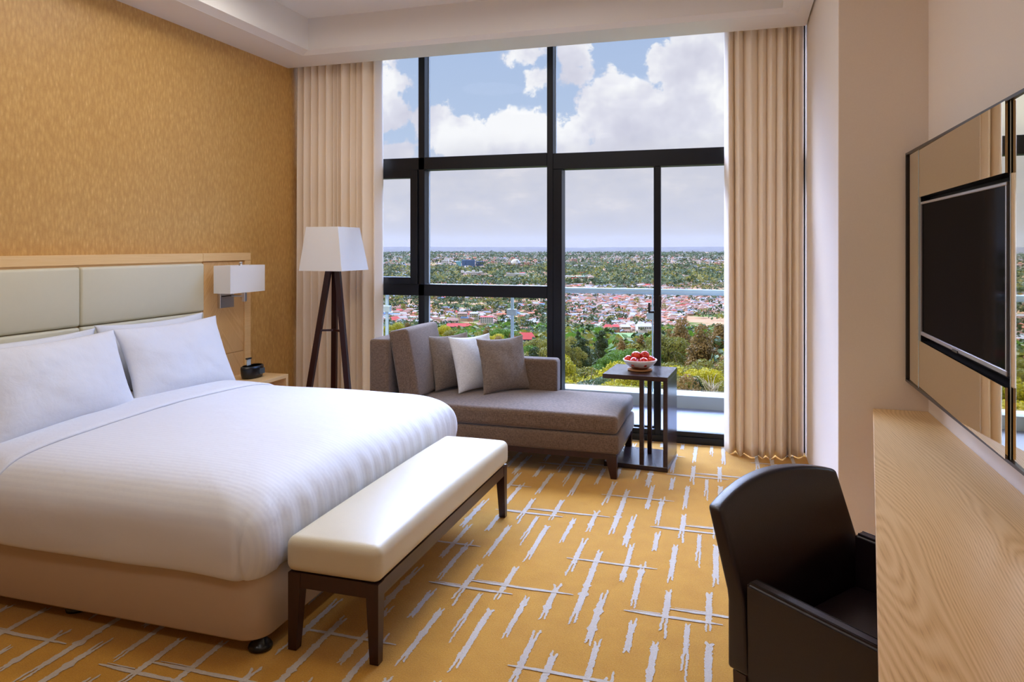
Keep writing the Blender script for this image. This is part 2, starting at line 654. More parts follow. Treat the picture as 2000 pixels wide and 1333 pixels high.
def tufted(bm, x0, x1, y0, y1, z0, z1, crown=0.02, rad=0.03, nx=14, ny=14, axis='z', sag=0.0):
    """soft upholstered block: rounded edges and a crowned top (axis is the crowned direction)"""
    box_ = bmesh.new()
    box(box_, 0, 1, 0, 1, 0, 1)
    box_.free()
    lx, ly, lz = x1 - x0, y1 - y0, z1 - z0
    sub = bmesh.new()
    n = 16
    N = (n, n, n)
    vs = {}

    def add(i, j, k):
        key = (i, j, k)
        if key in vs:
            return vs[key]
        p = [i / n, j / n, k / n]
        L = (lx, ly, lz)
        # concentrate samples at the edges
        q = []
        for a, ll in zip(p, L):
            s = a * 2 - 1
            e = min(0.9, 2.2 * rad / ll)
            if abs(s) < 0.5:
                s2 = s / 0.5 * (1 - e)
            else:
                s2 = math.copysign((1 - e) + e * ((abs(s) - 0.5) / 0.5), s)
            q.append(s2 * ll / 2)
        # rounding
        cl = [max(-(ll / 2 - rad), min(ll / 2 - rad, a)) for a, ll in zip(q, L)]
        d = Vector([a - b for a, b in zip(q, cl)])
        if d.length > 1e-9:
            d = d.normalized() * rad
        c = Vector(cl) + d
        fx, fy, fz = [c[m] / (L[m] / 2) for m in range(3)]
        cx, cy, cz = (1 - min(1, abs(fx)) ** 2.5), (1 - min(1, abs(fy)) ** 2.5), (1 - min(1, abs(fz)) ** 2.5)
        if axis == 'z':
            c.z += crown * cx * cy * (1 if fz > 0 else 0) * abs(fz)
        elif axis == 'x':
            c.x += crown * cy * cz * (1 if fx > 0 else 0) * abs(fx)
        elif axis == 'all':
            c.x += math.copysign(crown, fx) * cy * cz * abs(fx)
            c.y += math.copysign(crown * 0.6, fy) * cx * cz * abs(fy)
            c.z += math.copysign(crown, fz) * cx * cy * abs(fz)
        v = sub.verts.new((x0 + lx / 2 + c.x, y0 + ly / 2 + c.y, z0 + lz / 2 + c.z))
        vs[key] = v
        return v
    for a in range(n):
        for b in range(n):
            for (f) in (((a, b, 0), (a + 1, b, 0), (a + 1, b + 1, 0), (a, b + 1, 0)), ((a, b, n), (a + 1, b, n), (a + 1, b + 1, n), (a, b + 1, n)),
                        ((a, 0, b), (a + 1, 0, b), (a + 1, 0, b + 1), (a, 0, b + 1)), ((a, n, b), (a + 1, n, b), (a + 1, n, b + 1), (a, n, b + 1)),
                        ((0, a, b), (0, a + 1, b), (0, a + 1, b + 1), (0, a, b + 1)), ((n, a, b), (n, a + 1, b), (n, a + 1, b + 1), (n, a, b + 1))):
                ff = sub.faces.new([add(*q) for q in f])
                ff.smooth = True
    merge(bm, sub)
    return bm


# ================================================================== ROOM
XL, XP, YP, XR = -3.71, 0.466, 3.87, 0.857
YS, YW, YB = 5.48, 5.70, -2.8          # soffit edge, window front, back wall
ZC, ZT = 3.036, 3.32


def wallbox(name, *a, m='white_paint'):
    return struct(obj(name, box(B(), *a), m))


wallbox('wall_left', XL - 0.15, XL, YB, 5.9, -0.02, 3.5, m='gold_wallpaper')
wallbox('wall_back', XL - 0.15, XR + 0.15, YB - 0.15, YB, -0.02, 3.5, m='tan_wallcovering')
bm = B()
box(bm, XR, XR + 0.15, YB, YP, -0.02, 3.5)
struct(obj('wall_right', bm, 'tan_wallcovering'))
bm = B()
box(bm, XP, XR + 0.15, YP, 5.9, -0.02, 3.5, bev=0.004)
struct(obj('wall_pier', bm, 'tan_wallcovering'))

# ---- ceiling with tray
TX0, TX1, TY0, TY1 = -3.352, 0.381, -2.2, 5.155
bm = B()


def frame_slab(bm, ox0, ox1, oy0, oy1, ix0, ix1, iy0, iy1, z0, z1):
    box(bm, ox0, ix0, oy0, oy1, z0, z1)
    box(bm, ix1, ox1, oy0, oy1, z0, z1)
    box(bm, ix0, ix1, oy0, iy0, z0, z1)
    box(bm, ix0, ix1, iy1, oy1, z0, z1)


frame_slab(bm, XL - 0.1, XP - 0.012, YB, YS, TX0, TX1, TY0, TY1, ZC, ZT + 0.1)
# beyond the pier face on the right the ceiling continues to the right wall
box(bm, XP - 0.012, XR + 0.1, YB, YP - 0.0, ZC, ZT + 0.1)
# bevelled lip of the tray
a, b_ = (TX0, TX1, TY0, TY1), (TX0 + 0.07, TX1 - 0.1, TY0 + 0.07, TY1 - 0.035)
oc = [(a[0], a[2], ZC + 0.001), (a[1], a[2], ZC + 0.001), (a[1], a[3], ZC + 0.001), (a[0], a[3], ZC + 0.001)]
ic = [(b_[0], b_[2], ZC + 0.03), (b_[1], b_[2], ZC + 0.03), (b_[1], b_[3], ZC + 0.03), (b_[0], b_[3], ZC + 0.03)]
tcn = [(p[0], p[1], ZT + 0.05) for p in ic]
for ring0, ring1 in ((oc, ic), (ic, tcn)):
    for k in range(4):
        q = [ring0[k], ring0[(k + 1) % 4], ring1[(k + 1) % 4], ring1[k]]
        bm.faces.new([bm.verts.new(p) for p in q])
box(bm, XL - 0.15, XR + 0.15, YB - 0.15, 5.95, ZT, ZT + 0.2)
struct(obj('ceiling', bm, 'white_paint'))

# made-up fittings for the added fill lamps, out of view
for (x, y) in FILL_LAMPS:
    bm = B()
    lathe(bm, [(0.19, 0.0), (0.2, -0.008), (0.185, -0.012), (0.18, 0.0)], (x, y, ZT - 0.002), 28, cap=False)
    lathe(bm, [(0.18, -0.002), (0.17, 0.0)], (x, y, ZT - 0.002), 28)
    tag(obj('fill_lamp_fitting', bm, 'white_paint', smooth=True), 'unseen round fitting of an added fill lamp, ' + {(-2.6, 3.9): 'over the far pillows', (-1.2, 3.9): 'over the far end of the bench', (-2.6, 2.6): 'over the near pillows',
        (-1.2, 2.6): 'over the near end of the bench', (-2.2, 0.2): 'behind the camera on the bed side', (-0.4, 0.2): 'above the camera'}[(x, y)], 'ceiling light', 'added fill lamps in the tray')

# ---- floor: gold carpet with ivory woven strokes (one repeating pattern)
P1, P2 = 0.870, 0.943
rng = random.Random(7)
fv = [(XL - 0.1, YB, 0), (XR + 0.1, YB, 0), (XR + 0.1, 5.9, 0), (XL - 0.1, 5.9, 0)]
ff = [(0, 1, 2, 3)]
fm = [0]
ZM = 0.0016


def stroke_poly(cx, y0, L, w, ftop, fbot, seed, horiz=False):
    """jagged woven stroke from y0 up by L: list of closed polygons in (x,y)"""
    r = random.Random(seed)
    out = []
    step = 0.008
    n = max(6, int(L / step))
    kn = [(r.random(), 0.3 + 0.5 * r.random()) for _ in range(max(1, int(L / 0.16)))]
    cols = []
    drift = 0.0
    for i in range(n + 1):
        s = i / n
        y = y0 + L * s
        ww = w * (0.43 + 0.12 * (r.random() - 0.5))
        for (k, amp) in kn:
            d = abs(s - k) * L
            if d < 0.022:
                ww += w * amp * 0.42 * (1 - d / 0.022) * (0.6 + 0.6 * r.random())
        taper = min(1.0, 0.88 + 2 * min(s, 1 - s))
        drift = drift * 0.9 + (r.random() - 0.5) * 0.0012
        jl, jr = (r.random() - 0.5) * 0.005, (r.random() - 0.5) * 0.005
        cols.append((y, cx + drift - ww * taper + jl, cx + drift + ww * taper + jr))
    lt, lb = 1 - ftop, fbot
    i1, i2 = int(round(lb * n)), int(round(lt * n))
    # body
    body = cols[i1:i2 + 1]
    out.append(body)
    for (seg, isb, fl) in ((cols[:i1 + 1], True, fbot), (cols[i2:], False, ftop)):
        if len(seg) < 2:
            continue
        sg = seg if isb else seg[::-1]      # tip first
        mlen = len(sg)
        la, lb2 = (0, int(mlen * (0.15 + 0.3 * r.random()))) if r.random() < 0.5 else (int(mlen * (0.15 + 0.3 * r.random())), 0)
        for side, cut in ((0, la), (1, lb2)):
            arm = []
            for k, (y, xa, xb) in enumerate(sg):
                if k < cut:
                    continue
                g = 0.42 - 0.10 * (1 - k / mlen) if k < mlen - 1 else 0.5
                if k == cut:
                    g *= 0.55
                spread = 0.05 * (xb - xa) * (1 - k / mlen)
                if side == 0:
                    arm.append((y, xa - spread, xa + (xb - xa) * g - spread))
                else:
                    arm.append((y, xb - (xb - xa) * g + spread, xb + spread))
            if len(arm) > 1:
                out.append(arm if isb else arm[::-1])
    if horiz:
        out = [[(q[0], q[1], q[2]) for q in s] for s in out]
    return out


#        x      ybot   len    width  ftop  fbot
TILE = [(0.017, 0.774, 0.362, 0.024, 0.08, 0.14), (0.117, 0.012, 0.335, 0.028, 0.14, 0.2), (0.132, 0.425, 0.455, 0.030, 0.16, 0.3),
        (0.240, 0.010, 0.745, 0.031, 0.05, 0.13), (0.330, 0.822, 0.466, 0.031, 0.2, 0.1), (0.374, 0.437, 0.450, 0.026, 0.12, 0.06),
        (0.452, 0.215, 0.472, 0.028, 0.2, 0.17), (0.478, 0.812, 0.272, 0.028, 0.2, 0.08), (0.581, 0.488, 0.440, 0.028, 0.06, 0.16),
        (0.592, 0.014, 0.418, 0.030, 0.07, 0.38), (0.690, 0.688, 0.412, 0.024, 0.04, 0.48), (0.760, 0.113, 0.345, 0.028, 0.08, 0.24),
        (0.776, 0.508, 0.478, 0.030, 0.03, 0.2)]
# weft strokes:   x0     y      len   width
HT = [(0.422, 0.189, 0.392, 0.014), (0.585, 0.255, 0.480, 0.014), (0.084, 0.613, 0.430, 0.013)]
for ix in range(-5, 2):
    for iy in range(-3, 7):
        for k, (x, y, L, w, ft, fb) in enumerate(TILE):
            X = x + ix * P1
            Y = y + iy * P2
            if X < XL + 0.03 or X > XR - 0.03 or Y < YB or Y > 5.68:
                continue
            for strip in stroke_poly(X, Y, min(L, 5.69 - Y), w * 1.0, ft, fb, k * 31 + 5):
                b0 = len(fv)
                for (yy, xa, xb) in strip:
                    xs = -0.02 * (yy - Y)
                    fv.append((xa + xs, yy, ZM + 0.00012 * (k % 5)))
                    fv.append((xb + xs, yy, ZM + 0.00012 * (k % 5)))
                for q in range(len(strip) - 1):
                    ff.append((b0 + 2 * q, b0 + 2 * q + 1, b0 + 2 * q + 3, b0 + 2 * q + 2))
                    fm.append(1)
        for k, (x, y, L, w) in enumerate(HT):
            X0, Y0 = x + ix * P1, y + iy * P2
            if X0 < XL or X0 + L > XR or Y0 < YB or Y0 > 5.66:
                continue
            r = random.Random(k + 90)
            n = int(L / 0.012)
            for layer in ((0.0, 1.0, 1.0), ) + (((0.006, 0.0, 0.35),) if k != 2 else ()):
                b0 = len(fv)
                i0, i1 = int(layer[1] * 0), n
                cnt = 0
                dr = 0
                for i in range(n + 1):
                    s = i / n
                    if layer[0] and not (0.05 < s < 0.4):
                        continue
                    ww = w * 0.5 * (0.5 + 0.85 * min(1, 4 * min(s, 1 - s))) * (0.85 + 0.3 * r.random())
                    if layer[0]:
                        ww *= 0.35
                    dr += (r.random() - 0.5) * 0.0016
                    yy = Y0 + dr + (0.013 if layer[0] else 0)
                    fv.append((X0 + L * s, yy - ww, ZM + 0.0007 + 0.0001 * k))
                    fv.append((X0 + L * s, yy + ww, ZM + 0.0007 + 0.0001 * k))
                    cnt += 1
                for q in range(cnt - 1):
                    ff.append((b0 + 2 * q, b0 + 2 * q + 2, b0 + 2 * q + 3, b0 + 2 * q + 1))
                    fm.append(1)
struct(pyobj('floor', fv, ff, ['gold_carpet', 'ivory_carpet'], midx=fm))
wallbox('floor_slab', XL - 0.15, XR + 0.15, YB - 0.15, 5.9, -0.2, -0.004)

# ---- window wall
FD = 0.125      # depth of the aluminium profiles
XA0, XA1 = -2.586, -2.529
XB0, XB1 = -1.463, -1.413
ZT0, ZT1 = 2.145, 2.250    # upper transom
ZL0, ZL1 = 1.080, 1.178    # lower rail


def fr(bm, x0, x1, z0, z1, y0=YW, y1=YW + FD):
    return box(bm, x0, x1, y0, y1, z0, z1, bev=0.003, seg=1)


bm = B()
fr(bm, XA0, XA1, 0, ZT)
fr(bm, XB0, XB1, 0, ZT)
fr(bm, XL, XB0, ZT0, ZT1)
fr(bm, XB1, XP, ZT0 - 0.03, ZT1 - 0.008)
fr(bm, XL, XB0, ZL0, ZL1)
fr(bm, XL, XB0, 0, 0.08)
fr(bm, XL, XP, ZT - 0.05, ZT)
fr(bm, XL, XL + 0.05, 0, ZT)
fr(bm, XP - 0.06, XP, 0, ZT)
win = struct(obj('window_1', bm, 'window_aluminium'))


def part_of(o, parent, label=None):
    o.parent = parent
    if label:
        o['label'] = label
    return o


# opening sash in the left bay
bm = B()
fr(bm, -3.62, -3.55, 1.178, 2.145, YW - 0.02, YW + 0.06)
fr(bm, -2.652, XA0, 1.178, 2.145, YW - 0.02, YW + 0.06)
fr(bm, -3.55, -2.652, 2.078, 2.145, YW - 0.02, YW + 0.06)
fr(bm, -3.55, -2.652, 1.178, 1.236, YW - 0.02, YW + 0.06)
part_of(obj('sash', bm, 'window_aluminium'), win)
# pale gasket lines on the inner flanks of the mullions
bm = B()
for x in (XA1, XB1):
    for z0, z1 in ((ZT1, ZT - 0.05),) + (((ZL1, ZT0), (0.08, ZL0)) if x == XA1 else ()):
        box(bm, x, x + 0.004, YW + 0.085, YW + 0.11, z0 + 0.005, z1 - 0.005)
part_of(obj('gasket', bm, 'bright_gasket'), win)
GY = YW + 0.1
for (x0, x1, z0, z1) in ((XL + 0.05, XA0, ZT1, ZT - 0.05), (XA1, XB0, ZT1, ZT - 0.05), (XB1, XP - 0.06, ZT1 - 0.008, ZT - 0.05), (-3.55, -2.652, 1.236, 2.078), (XA1, XB0, ZL1, ZT0),
                         (XL + 0.05, XA0, 0.08, ZL0), (XA1, XB0, 0.08, ZL0)):
    me = box(B(), x0, x1, GY, GY + 0.006, z0, z1)
    part_of(obj('pane', me, 'window_glass'), win)

# sliding balcony door
bm = B()
fr(bm, XB1, XB1 + 0.072, 0, ZT0 - 0.03)
fr(bm, XB1 + 0.072, XP - 0.06, 0.0, 0.05, YW, YW + 0.12)
fr(bm, XB1 + 0.072, XP - 0.06, 0.05, 0.088, YW + 0.015, YW + 0.06)
fr(bm, -0.612, -0.566, 0.04, ZT0 - 0.03, YW + 0.01, YW + 0.06)
fr(bm, XB1 + 0.072, -0.612, 0.05, 0.10, YW + 0.07, YW + 0.11)
fr(bm, -0.625, -0.585, 0.04, ZT0 - 0.03, YW + 0.07, YW + 0.11)
door = struct(obj('door_1', bm, 'window_aluminium'))
part_of(obj('pane', box(B(), XB1 + 0.072, -0.6, YW + 0.088, YW + 0.094, 0.10, ZT0 - 0.03), 'window_glass'), door)
part_of(obj('pane', box(B(), -0.57, XP - 0.06, YW + 0.035, YW + 0.041, 0.088, ZT0 - 0.03), 'window_glass'), door)
bm = B()
box(bm, -0.655, -0.612, YW - 0.005, YW + 0.03, 0.985, 1.0)
box(bm, -0.658, -0.645, YW - 0.012, YW + 0.03, 0.985, 1.065, bev=0.003)
box(bm, -0.578, -0.56, YW - 0.01, YW + 0.02, 1.03, 1.12, bev=0.003)
part_of(obj('door_handle', bm, 'black_plastic'), door)

# ---- balcony
BX0, BX1 = -4.4, 1.6
o = struct(obj('balcony_floor', box(B(), BX0, BX1, 5.83, 7.3, -0.25, -0.01), 'balcony_stone'))
o = struct(obj('balcony_parapet', box(B(), BX0, BX1, 6.99, 7.25, -0.25, 0.108, bev=0.006), 'parapet_paint'))
ra = thing('balcony_railing', 'pale glass balcony railing with a rounded teal-grey handrail outside the window', 'railing', (0, 7.12, 0.108))
bm = B()
tube(bm, [(BX0, 7.02, 1.070), (BX1, 7.02, 1.070)], 0.028, 16)
obj('handrail', bm, 'rail_paint', ra)
for (x0, x1) in ((BX0, -3.6), (-3.58, -2.2), (-2.18, -0.79), (-0.77, 0.62), (0.64, BX1)):
    obj('glass_panel', box(B(), x0, x1, 7.12, 7.128, 0.14, 1.045), 'window_glass', ra)
for x, w_ in ((-3.59, 0.03), (-2.186, 0.03), (-0.780, 0.012), (0.63, 0.012)):
    p = obj('post', box(B(), x - w_ / 2, x + w_ / 2, 7.10, 7.118, 0.108, 1.05), 'rail_paint', ra)
    for z in (0.83, 0.24):
        q = obj('clamp', box(B(), x - 0.05, x + 0.05, 7.075, 7.118, z - 0.032, z + 0.032, bev=0.004), 'steel_clamp')
        q.parent = p


# ---- curtains
def curtain(name, x0, x1, yb, ztop, zbot, nf, seed, label, right=False):
    r = random.Random(seed)
    n = 420
    rows = 46
    ph = [0.0]
    folds = []
    # irregular fold widths
    wd = [0.4 + 1.2 * r.random() for _ in range(nf)]
    tot = sum(wd)
    acc = 0
    cent = []
    for q in wd:
        cent.append((acc + q / 2) / tot)
        acc += q
    bnd = [0]
    for q in wd:
        bnd.append(bnd[-1] + q / tot)
    amp = [0.55 + 0.6 * r.random() for _ in range(nf)]
    lean = [(r.random() - 0.5) * 0.09 for _ in range(nf + 1)]
    lean[0] = lean[-1] = 0
    vs, fs = [], []
    for j in range(rows + 1):
        h = j / rows          # 0 top 1 bottom
        z = ztop + (zbot - ztop) * h
        for i in range(n + 1):
            s = i / n
            k = 0
            while k < nf - 1 and s > bnd[k + 1]:
                k += 1
            a = (s - bnd[k]) / (bnd[k + 1] - bnd[k])
            le = lean[k] * (1 - a) + lean[k + 1] * a
            x = x0 + (x1 - x0) * (s + le * h * 0.7)
            # sharper ridges at the top, rounder lower down
            w = math.sin(PI * a)
            w = w ** (0.62 + 0.25 * h)
            A = 0.082 * amp[k] * (0.75 + 0.25 * min(1, h * 3)) * (wd[k] ** 0.5)
            y = yb - A * (w - 0.5) * 1.5
            y += 0.006 * noise.noise(Vector((s * nf * 1.6, h * 1.3, seed)))
            if right:
                y -= 0.13 * max(0, h - 0.45) ** 1.3 * math.sin(PI * min(1, s * 1.1)) * 1.4
            x += 0.006 * math.sin(2 * PI * a)
            zz = z
            if j == rows:
                zz = zbot + 0.003 * math.sin(s * 31 + seed)
            vs.append((x, y, zz))
    for j in range(rows):
        for i in range(n):
            b0 = j * (n + 1) + i
            fs.append((b0, b0 + 1, b0 + n + 2, b0 + n + 1))
    ob = pyobj(name, vs, fs, 'curtain_cloth', smooth=True)
    md = ob.modifiers.new('thick', 'SOLIDIFY')
    md.thickness = 0.004
    return tag(ob, label, 'curtain')


curtain('curtain', -3.675, -2.885, 5.585, 3.28, 0.008, 12, 3, 'pleated peach-beige curtain left of the window, behind the tripod lamp')
curtain('curtain', -0.092, 0.445, 5.575, 3.28, 0.007, 8, 11, 'pleated peach-beige curtain right of the balcony door beside the pier', True)


# ================================================================== BED
def rr_ring(x0, x1, y0, y1, rc, n=14, m_=26):
    """points of a rounded rectangle, constant count"""
    pts = []
    rc = max(0.002, min(rc, (x1 - x0) / 2 - 1e-3, (y1 - y0) / 2 - 1e-3))
    cs = [(x1 - rc, y0 + rc, -PI / 2), (x1 - rc, y1 - rc, 0), (x0 + rc, y1 - rc, PI / 2), (x0 + rc, y0 + rc, PI)]
    for k, (cx, cy, a0) in enumerate(cs):
        for i in range(n + 1):
            a = a0 + PI / 2 * i / n
            pts.append((cx + rc * math.cos(a), cy + rc * math.sin(a)))
        nx_, ny_, na = cs[(k + 1) % 4]
        p = pts[-1]
        q = (nx_ + rc * math.cos(na), ny_ + rc * math.sin(na))
        for i in range(1, m_):
            f = i / m_
            pts.append((p[0] + (q[0] - p[0]) * f, p[1] + (q[1] - p[1]) * f))
    return pts


def loft(rings, smooth=True, cap_top=True, cap_bot=True):
    vs, fs = [], []
    n = len(rings[0])
    for rg in rings:
        vs += rg
    for j in range(len(rings) - 1):
        for i in range(n):
            a = j * n + i
            b2 = j * n + (i + 1) % n
            fs.append((a, b2, b2 + n, a + n))
    if cap_bot:
        fs.append(tuple(range(n))[::-1])
    if cap_top:
        fs.append(tuple(range((len(rings) - 1) * n, len(rings) * n)))
    return vs, fs


bed = thing('bed', 'wide bed base upholstered in tan fabric on small black feet, under a white duvet', 'bed', (-2.65, 3.25, 0))
BX_0, BX_1, BY_0, BY_1 = -3.6, -1.655, 2.262, 4.235
rings = []
for (ins, z) in ((0.012, 0.055), (0.004, 0.058), (0.0, 0.066), (0.0, 0.3), (0.004, 0.312), (0.014, 0.318), (0.022, 0.314), (0.03, 0.316)):
    rings.append([(x, y, z) for x, y in rr_ring(BX_0 + ins, BX_1 - ins, BY_0 + ins, BY_1 - ins, 0.085)])
v_, f_ = loft(rings)
pyobj('base', v_, f_, 'base_upholstery', bed, smooth=True)
for (x, y) in ((-1.70, 2.335), (-2.60, 2.36), (-3.45, 2.36), (-1.70, 4.15), (-2.60, 4.15), (-3.45, 4.15)):
    bm = B()
    lathe(bm, [(0.03, 0.0), (0.043, 0.003), (0.045, 0.012), (0.038, 0.022), (0.026, 0.03), (0.024, 0.056)], (x, y, 0.0018), 24)
    obj('foot', bm, 'black_plastic', bed)
rings = []
for (ins, z) in ((0.03, 0.318), (0.0, 0.34), (0.0, 0.49), (0.05, 0.53)):
    rings.append([(x, y, z) for x, y in rr_ring(-3.54, -1.74 - ins, 2.34 + ins, 4.14 - ins, 0.1)])
v_, f_ = loft(rings)
pyobj('mattress', v_, f_, 'white_linen', bed, smooth=True)

# duvet
DX0, DX1, DY0, DY1 = -3.56, -1.637, 2.205, 4.262
PROF = [(0.055, 0.335), (0.050, 0.305), (0.034, 0.292), (0.016, 0.298), (0.006, 0.325), (0.0, 0.365), (0.0, 0.41), (0.006, 0.455), (0.02, 0.497), (0.045, 0.532),
        (0.08, 0.562), (0.125, 0.586), (0.18, 0.602), (0.25, 0.613), (0.34, 0.621), (0.45, 0.627), (0.58, 0.632), (0.72, 0.636), (0.86, 0.638), (0.98, 0.639), (1.02, 0.639)]
PR = []
for k in range(len(PROF) - 1):
    for q in range(3):
        f = q / 3
        q0, q1, q2, q3 = (PROF[max(0, min(len(PROF) - 1, k + d))] for d in (-1, 0, 1, 2))
        PR.append(tuple(0.5 * (2 * q1[i] + (q2[i] - q0[i]) * f + (2 * q0[i] - 5 * q1[i] + 4 * q2[i] - q3[i]) * f * f + (3 * q1[i] - q0[i] - 3 * q2[i] + q3[i]) * f ** 3) for i in range(2)))
PR = [q for k, q in enumerate(PR) if q[0] <= 0.975 or k < 30]
rings = []
for (ins, z) in PR:
    ring = []
    rc = 0.10 + 0.35 * min(ins, 0.5)
    ix = min(ins, (DX1 - DX0) / 2 - 0.01)
    iy = min(ins, (DY1 - DY0) / 2 - 0.01)
    for (x, y) in rr_ring(DX0 + ix * 0.35, DX1 - ix, DY0 + iy, DY1 - iy, rc, 16, 60):
        p = Vector((x, y, z))
        # gathered folds over the drop, stronger on the foot side
        side = max(0, min(1, (0.6 - z) / 0.12))
        wob = noise.noise(Vector((x * 2.0, y * 2.0, z * 3))) * 0.010
        p.z += wob * (1 - side) * 0.8
        if x > -1.75 and 2.35 < y < 4.2:
            p.x += side * 0.005 * math.sin(y * 62 + 2 * noise.noise(Vector((y * 4, 0, 0))) * 3)
        if side > 0.2:
            hem = noise.noise(Vector((x * 2.2, y * 2.2, 5.0))) * 0.016
            p.z += hem * (1 - (z - 0.29) / 0.4)
        bulge = noise.noise(Vector((x * 1.7 + 3, y * 1.7, z * 5))) * 0.012
        if side > 0:
            if y < DY0 + 0.2:
                p.y += bulge * side
            if x > DX1 - 0.2:
                p.x = min(p.x + bulge * side * 0.4, -1.618)
        # hospital-corner pleat at the near foot corner
        if y < 2.5 and x > -1.95 and z < 0.56:
            dd = abs(x + 1.712)
            if dd < 0.014 and y < 2.32:
                p.y += 0.015 * (1 - dd / 0.014) * min(1, (0.56 - z) / 0.05)
        ring.append(tuple(p))
    rings.append(ring)
v_, f_ = loft(rings)
duvet = tag(pyobj('duvet', v_, f_, 'stripe_linen', smooth=True), 'plump white duvet with fine satin stripes spread over the bed', 'duvet')

# turned-down sheet over the duvet's head end
prof2 = [(y, z) for (ins, z) in [(q[0], q[1]) for q in PROF[3:]] for y in (DY0 + ins,) if ins <= 0.98]
left_side = [(DY0 + ins * 1.0, z) for (ins, z) in PR[10:] if ins <= 1.0]
line = left_side + [(DY1 - (y - DY0), z) for (y, z) in left_side[::-1]]
vs, fs = [], []
NXs = 16
for i, (y, z) in enumerate(line):
    a = max(0, (0.6 - z) / 0.3)
    xf = -2.925 + 0.012 * math.sin(y * 3.1) + 0.03 * a
    for k in range(NXs + 1):
        x = xf - 0.45 * k / NXs
        out = 0.009 + 0.004 * noise.noise(Vector((x * 6, y * 3, 1)))
        if k == 0:
            out = 0.0
        elif k == 1:
            out *= 0.95
        vv = 1 if y < 3.2 else -1
        lift_ = min(1, max(0, (z - 0.45) / 0.12))
        wz = noise.noise(Vector((x * 2.0, y * 2.0, z * 3))) * 0.008
        vs.append((x if k != 1 else xf - 0.008, y - vv * out * (1 - lift_) * 1.6, z + out * (0.4 + 0.6 * lift_) + wz * lift_ + 0.003))
n = NXs + 1
for i in range(len(line) - 1):
    for k in range(NXs):
        b0 = i * n + k
        fs.append((b0, b0 + 1, b0 + n + 1, b0 + n))
sh = pyobj('turned_down_sheet', vs, fs, 'white_linen', smooth=True)
sh.parent = duvet
md = sh.modifiers.new('t', 'SOLIDIFY')
md.thickness = 0.006
md.offset = 1


# pillows
def pillow_mesh(bm, Wd, Ht, T, seed, pinch=0.06, edge=0.0, n=44, power=2.4):
    """cushion standing in local XZ plane, thickness along Y"""
    N_ = n
    top, bot = {}, {}
    for sgn, dct in ((1, top), (-1, bot)):
        for i in range(N_ + 1):
            for j in range(N_ + 1):
                u = -1 + 2 * i / N_
                v = -1 + 2 * j / N_
                u = math.sin(u * PI / 2) * 0.35 + u * 0.65
                v = math.sin(v * PI / 2) * 0.35 + v * 0.65
                border = (i in (0, N_) or j in (0, N_))
                if border and sgn < 0:
                    bot[(i, j)] = top[(i, j)]
                    continue
                pr = max(0, 1 - abs(u) ** power) ** 0.55 * max(0, 1 - abs(v) ** power) ** 0.55
                x = u * Wd / 2 * (1 - pinch * (1 - v * v) * 0 - pinch * (1 - v * v))
                z = v * Ht / 2 * (1 - pinch * (1 - u * u))
                y = sgn * T / 2 * pr
                w = noise.noise(Vector((u * 1.6 + seed, v * 1.6, sgn * 2.0))) * 0.012 + noise.noise(Vector((u * 5 + seed, v * 4, sgn * 3.0))) * 0.004
                y += w * (pr ** 0.5) * (T / 0.16)
                x += 0.004 * noise.noise(Vector((v * 7, seed, u))) * (1 if border else 0.3)
                dct[(i, j)] = bm.verts.new((x, y, z))
    for i in range(N_):
        for j in range(N_):
            for dct, rev in ((top, True), (bot, False)):
                q = [dct[(i, j)], dct[(i + 1, j)], dct[(i + 1, j + 1)], dct[(i, j + 1)]]
                if rev:
                    q = q[::-1]
                try:
                    f = bm.faces.new(q)
                    f.smooth = True
                except ValueError:
                    pass
    return bm


def put_cushion(name, label, cat, m, Wd, Ht, T, base, along, lean, seed, group=None, roll=0.0, pinch=0.06, power=2.4):
    """base: middle of the lower edge; along: direction of the lower edge in plan (x,y); lean: radians backwards"""
    bm = B()
    pillow_mesh(bm, Wd, Ht, T, seed, pinch, power=power)
    bmesh.ops.translate(bm, vec=(0, 0, Ht / 2), verts=bm.verts)
    ax = Vector((along[0], along[1], 0)).normalized()
    nz = Vector((ax.y, -ax.x, 0))       # face normal (towards the viewer side)
    up = (Vector((0, 0, 1)) * math.cos(lean) - nz * math.sin(lean))
    fn = up.cross(ax).normalized() * -1
    R3 = Matrix((ax, nz * math.cos(lean) + Vector((0, 0, 1)) * math.sin(lean), up)).transposed()
    me_m = R3.to_4x4()
    if roll:
        me_m = me_m @ Matrix.Rotation(roll, 4, 'Y')
    ob = obj(name, bm, m)
    ob.matrix_world = Matrix.Translation(base) @ me_m
    return tag(ob, label, cat, group)


WP = 'bed pillows against the headboard'
put_cushion('pillow', 'white bed pillow at the back right, its tip showing beside the oak panel', 'pillow', 'white_linen', 0.90, 0.425, 0.12, (-3.46, 3.755, 0.625), (0.0, 1), 0.15, 2, WP, pinch=0.11)
put_cushion('pillow', 'white bed pillow at the back left, mostly behind the nearest pillow', 'pillow', 'white_linen', 0.90, 0.41, 0.12, (-3.46, 2.86, 0.625), (0.0, 1), 0.14, 9, WP, pinch=0.10)
put_cushion('pillow', 'plump white bed pillow in front on the right, corner reaching over the oak panel', 'pillow', 'white_linen', 0.86, 0.462, 0.17, (-3.20, 3.705, 0.60), (0.0, 1), 0.36, 4, WP, pinch=0.08)
put_cushion('pillow', 'plump white bed pillow in front on the left, cut by the photo edge', 'pillow', 'white_linen', 0.92, 0.46, 0.18, (-3.17, 2.84, 0.60), (-0.06, 1), 0.36, 7, WP, pinch=0.08)

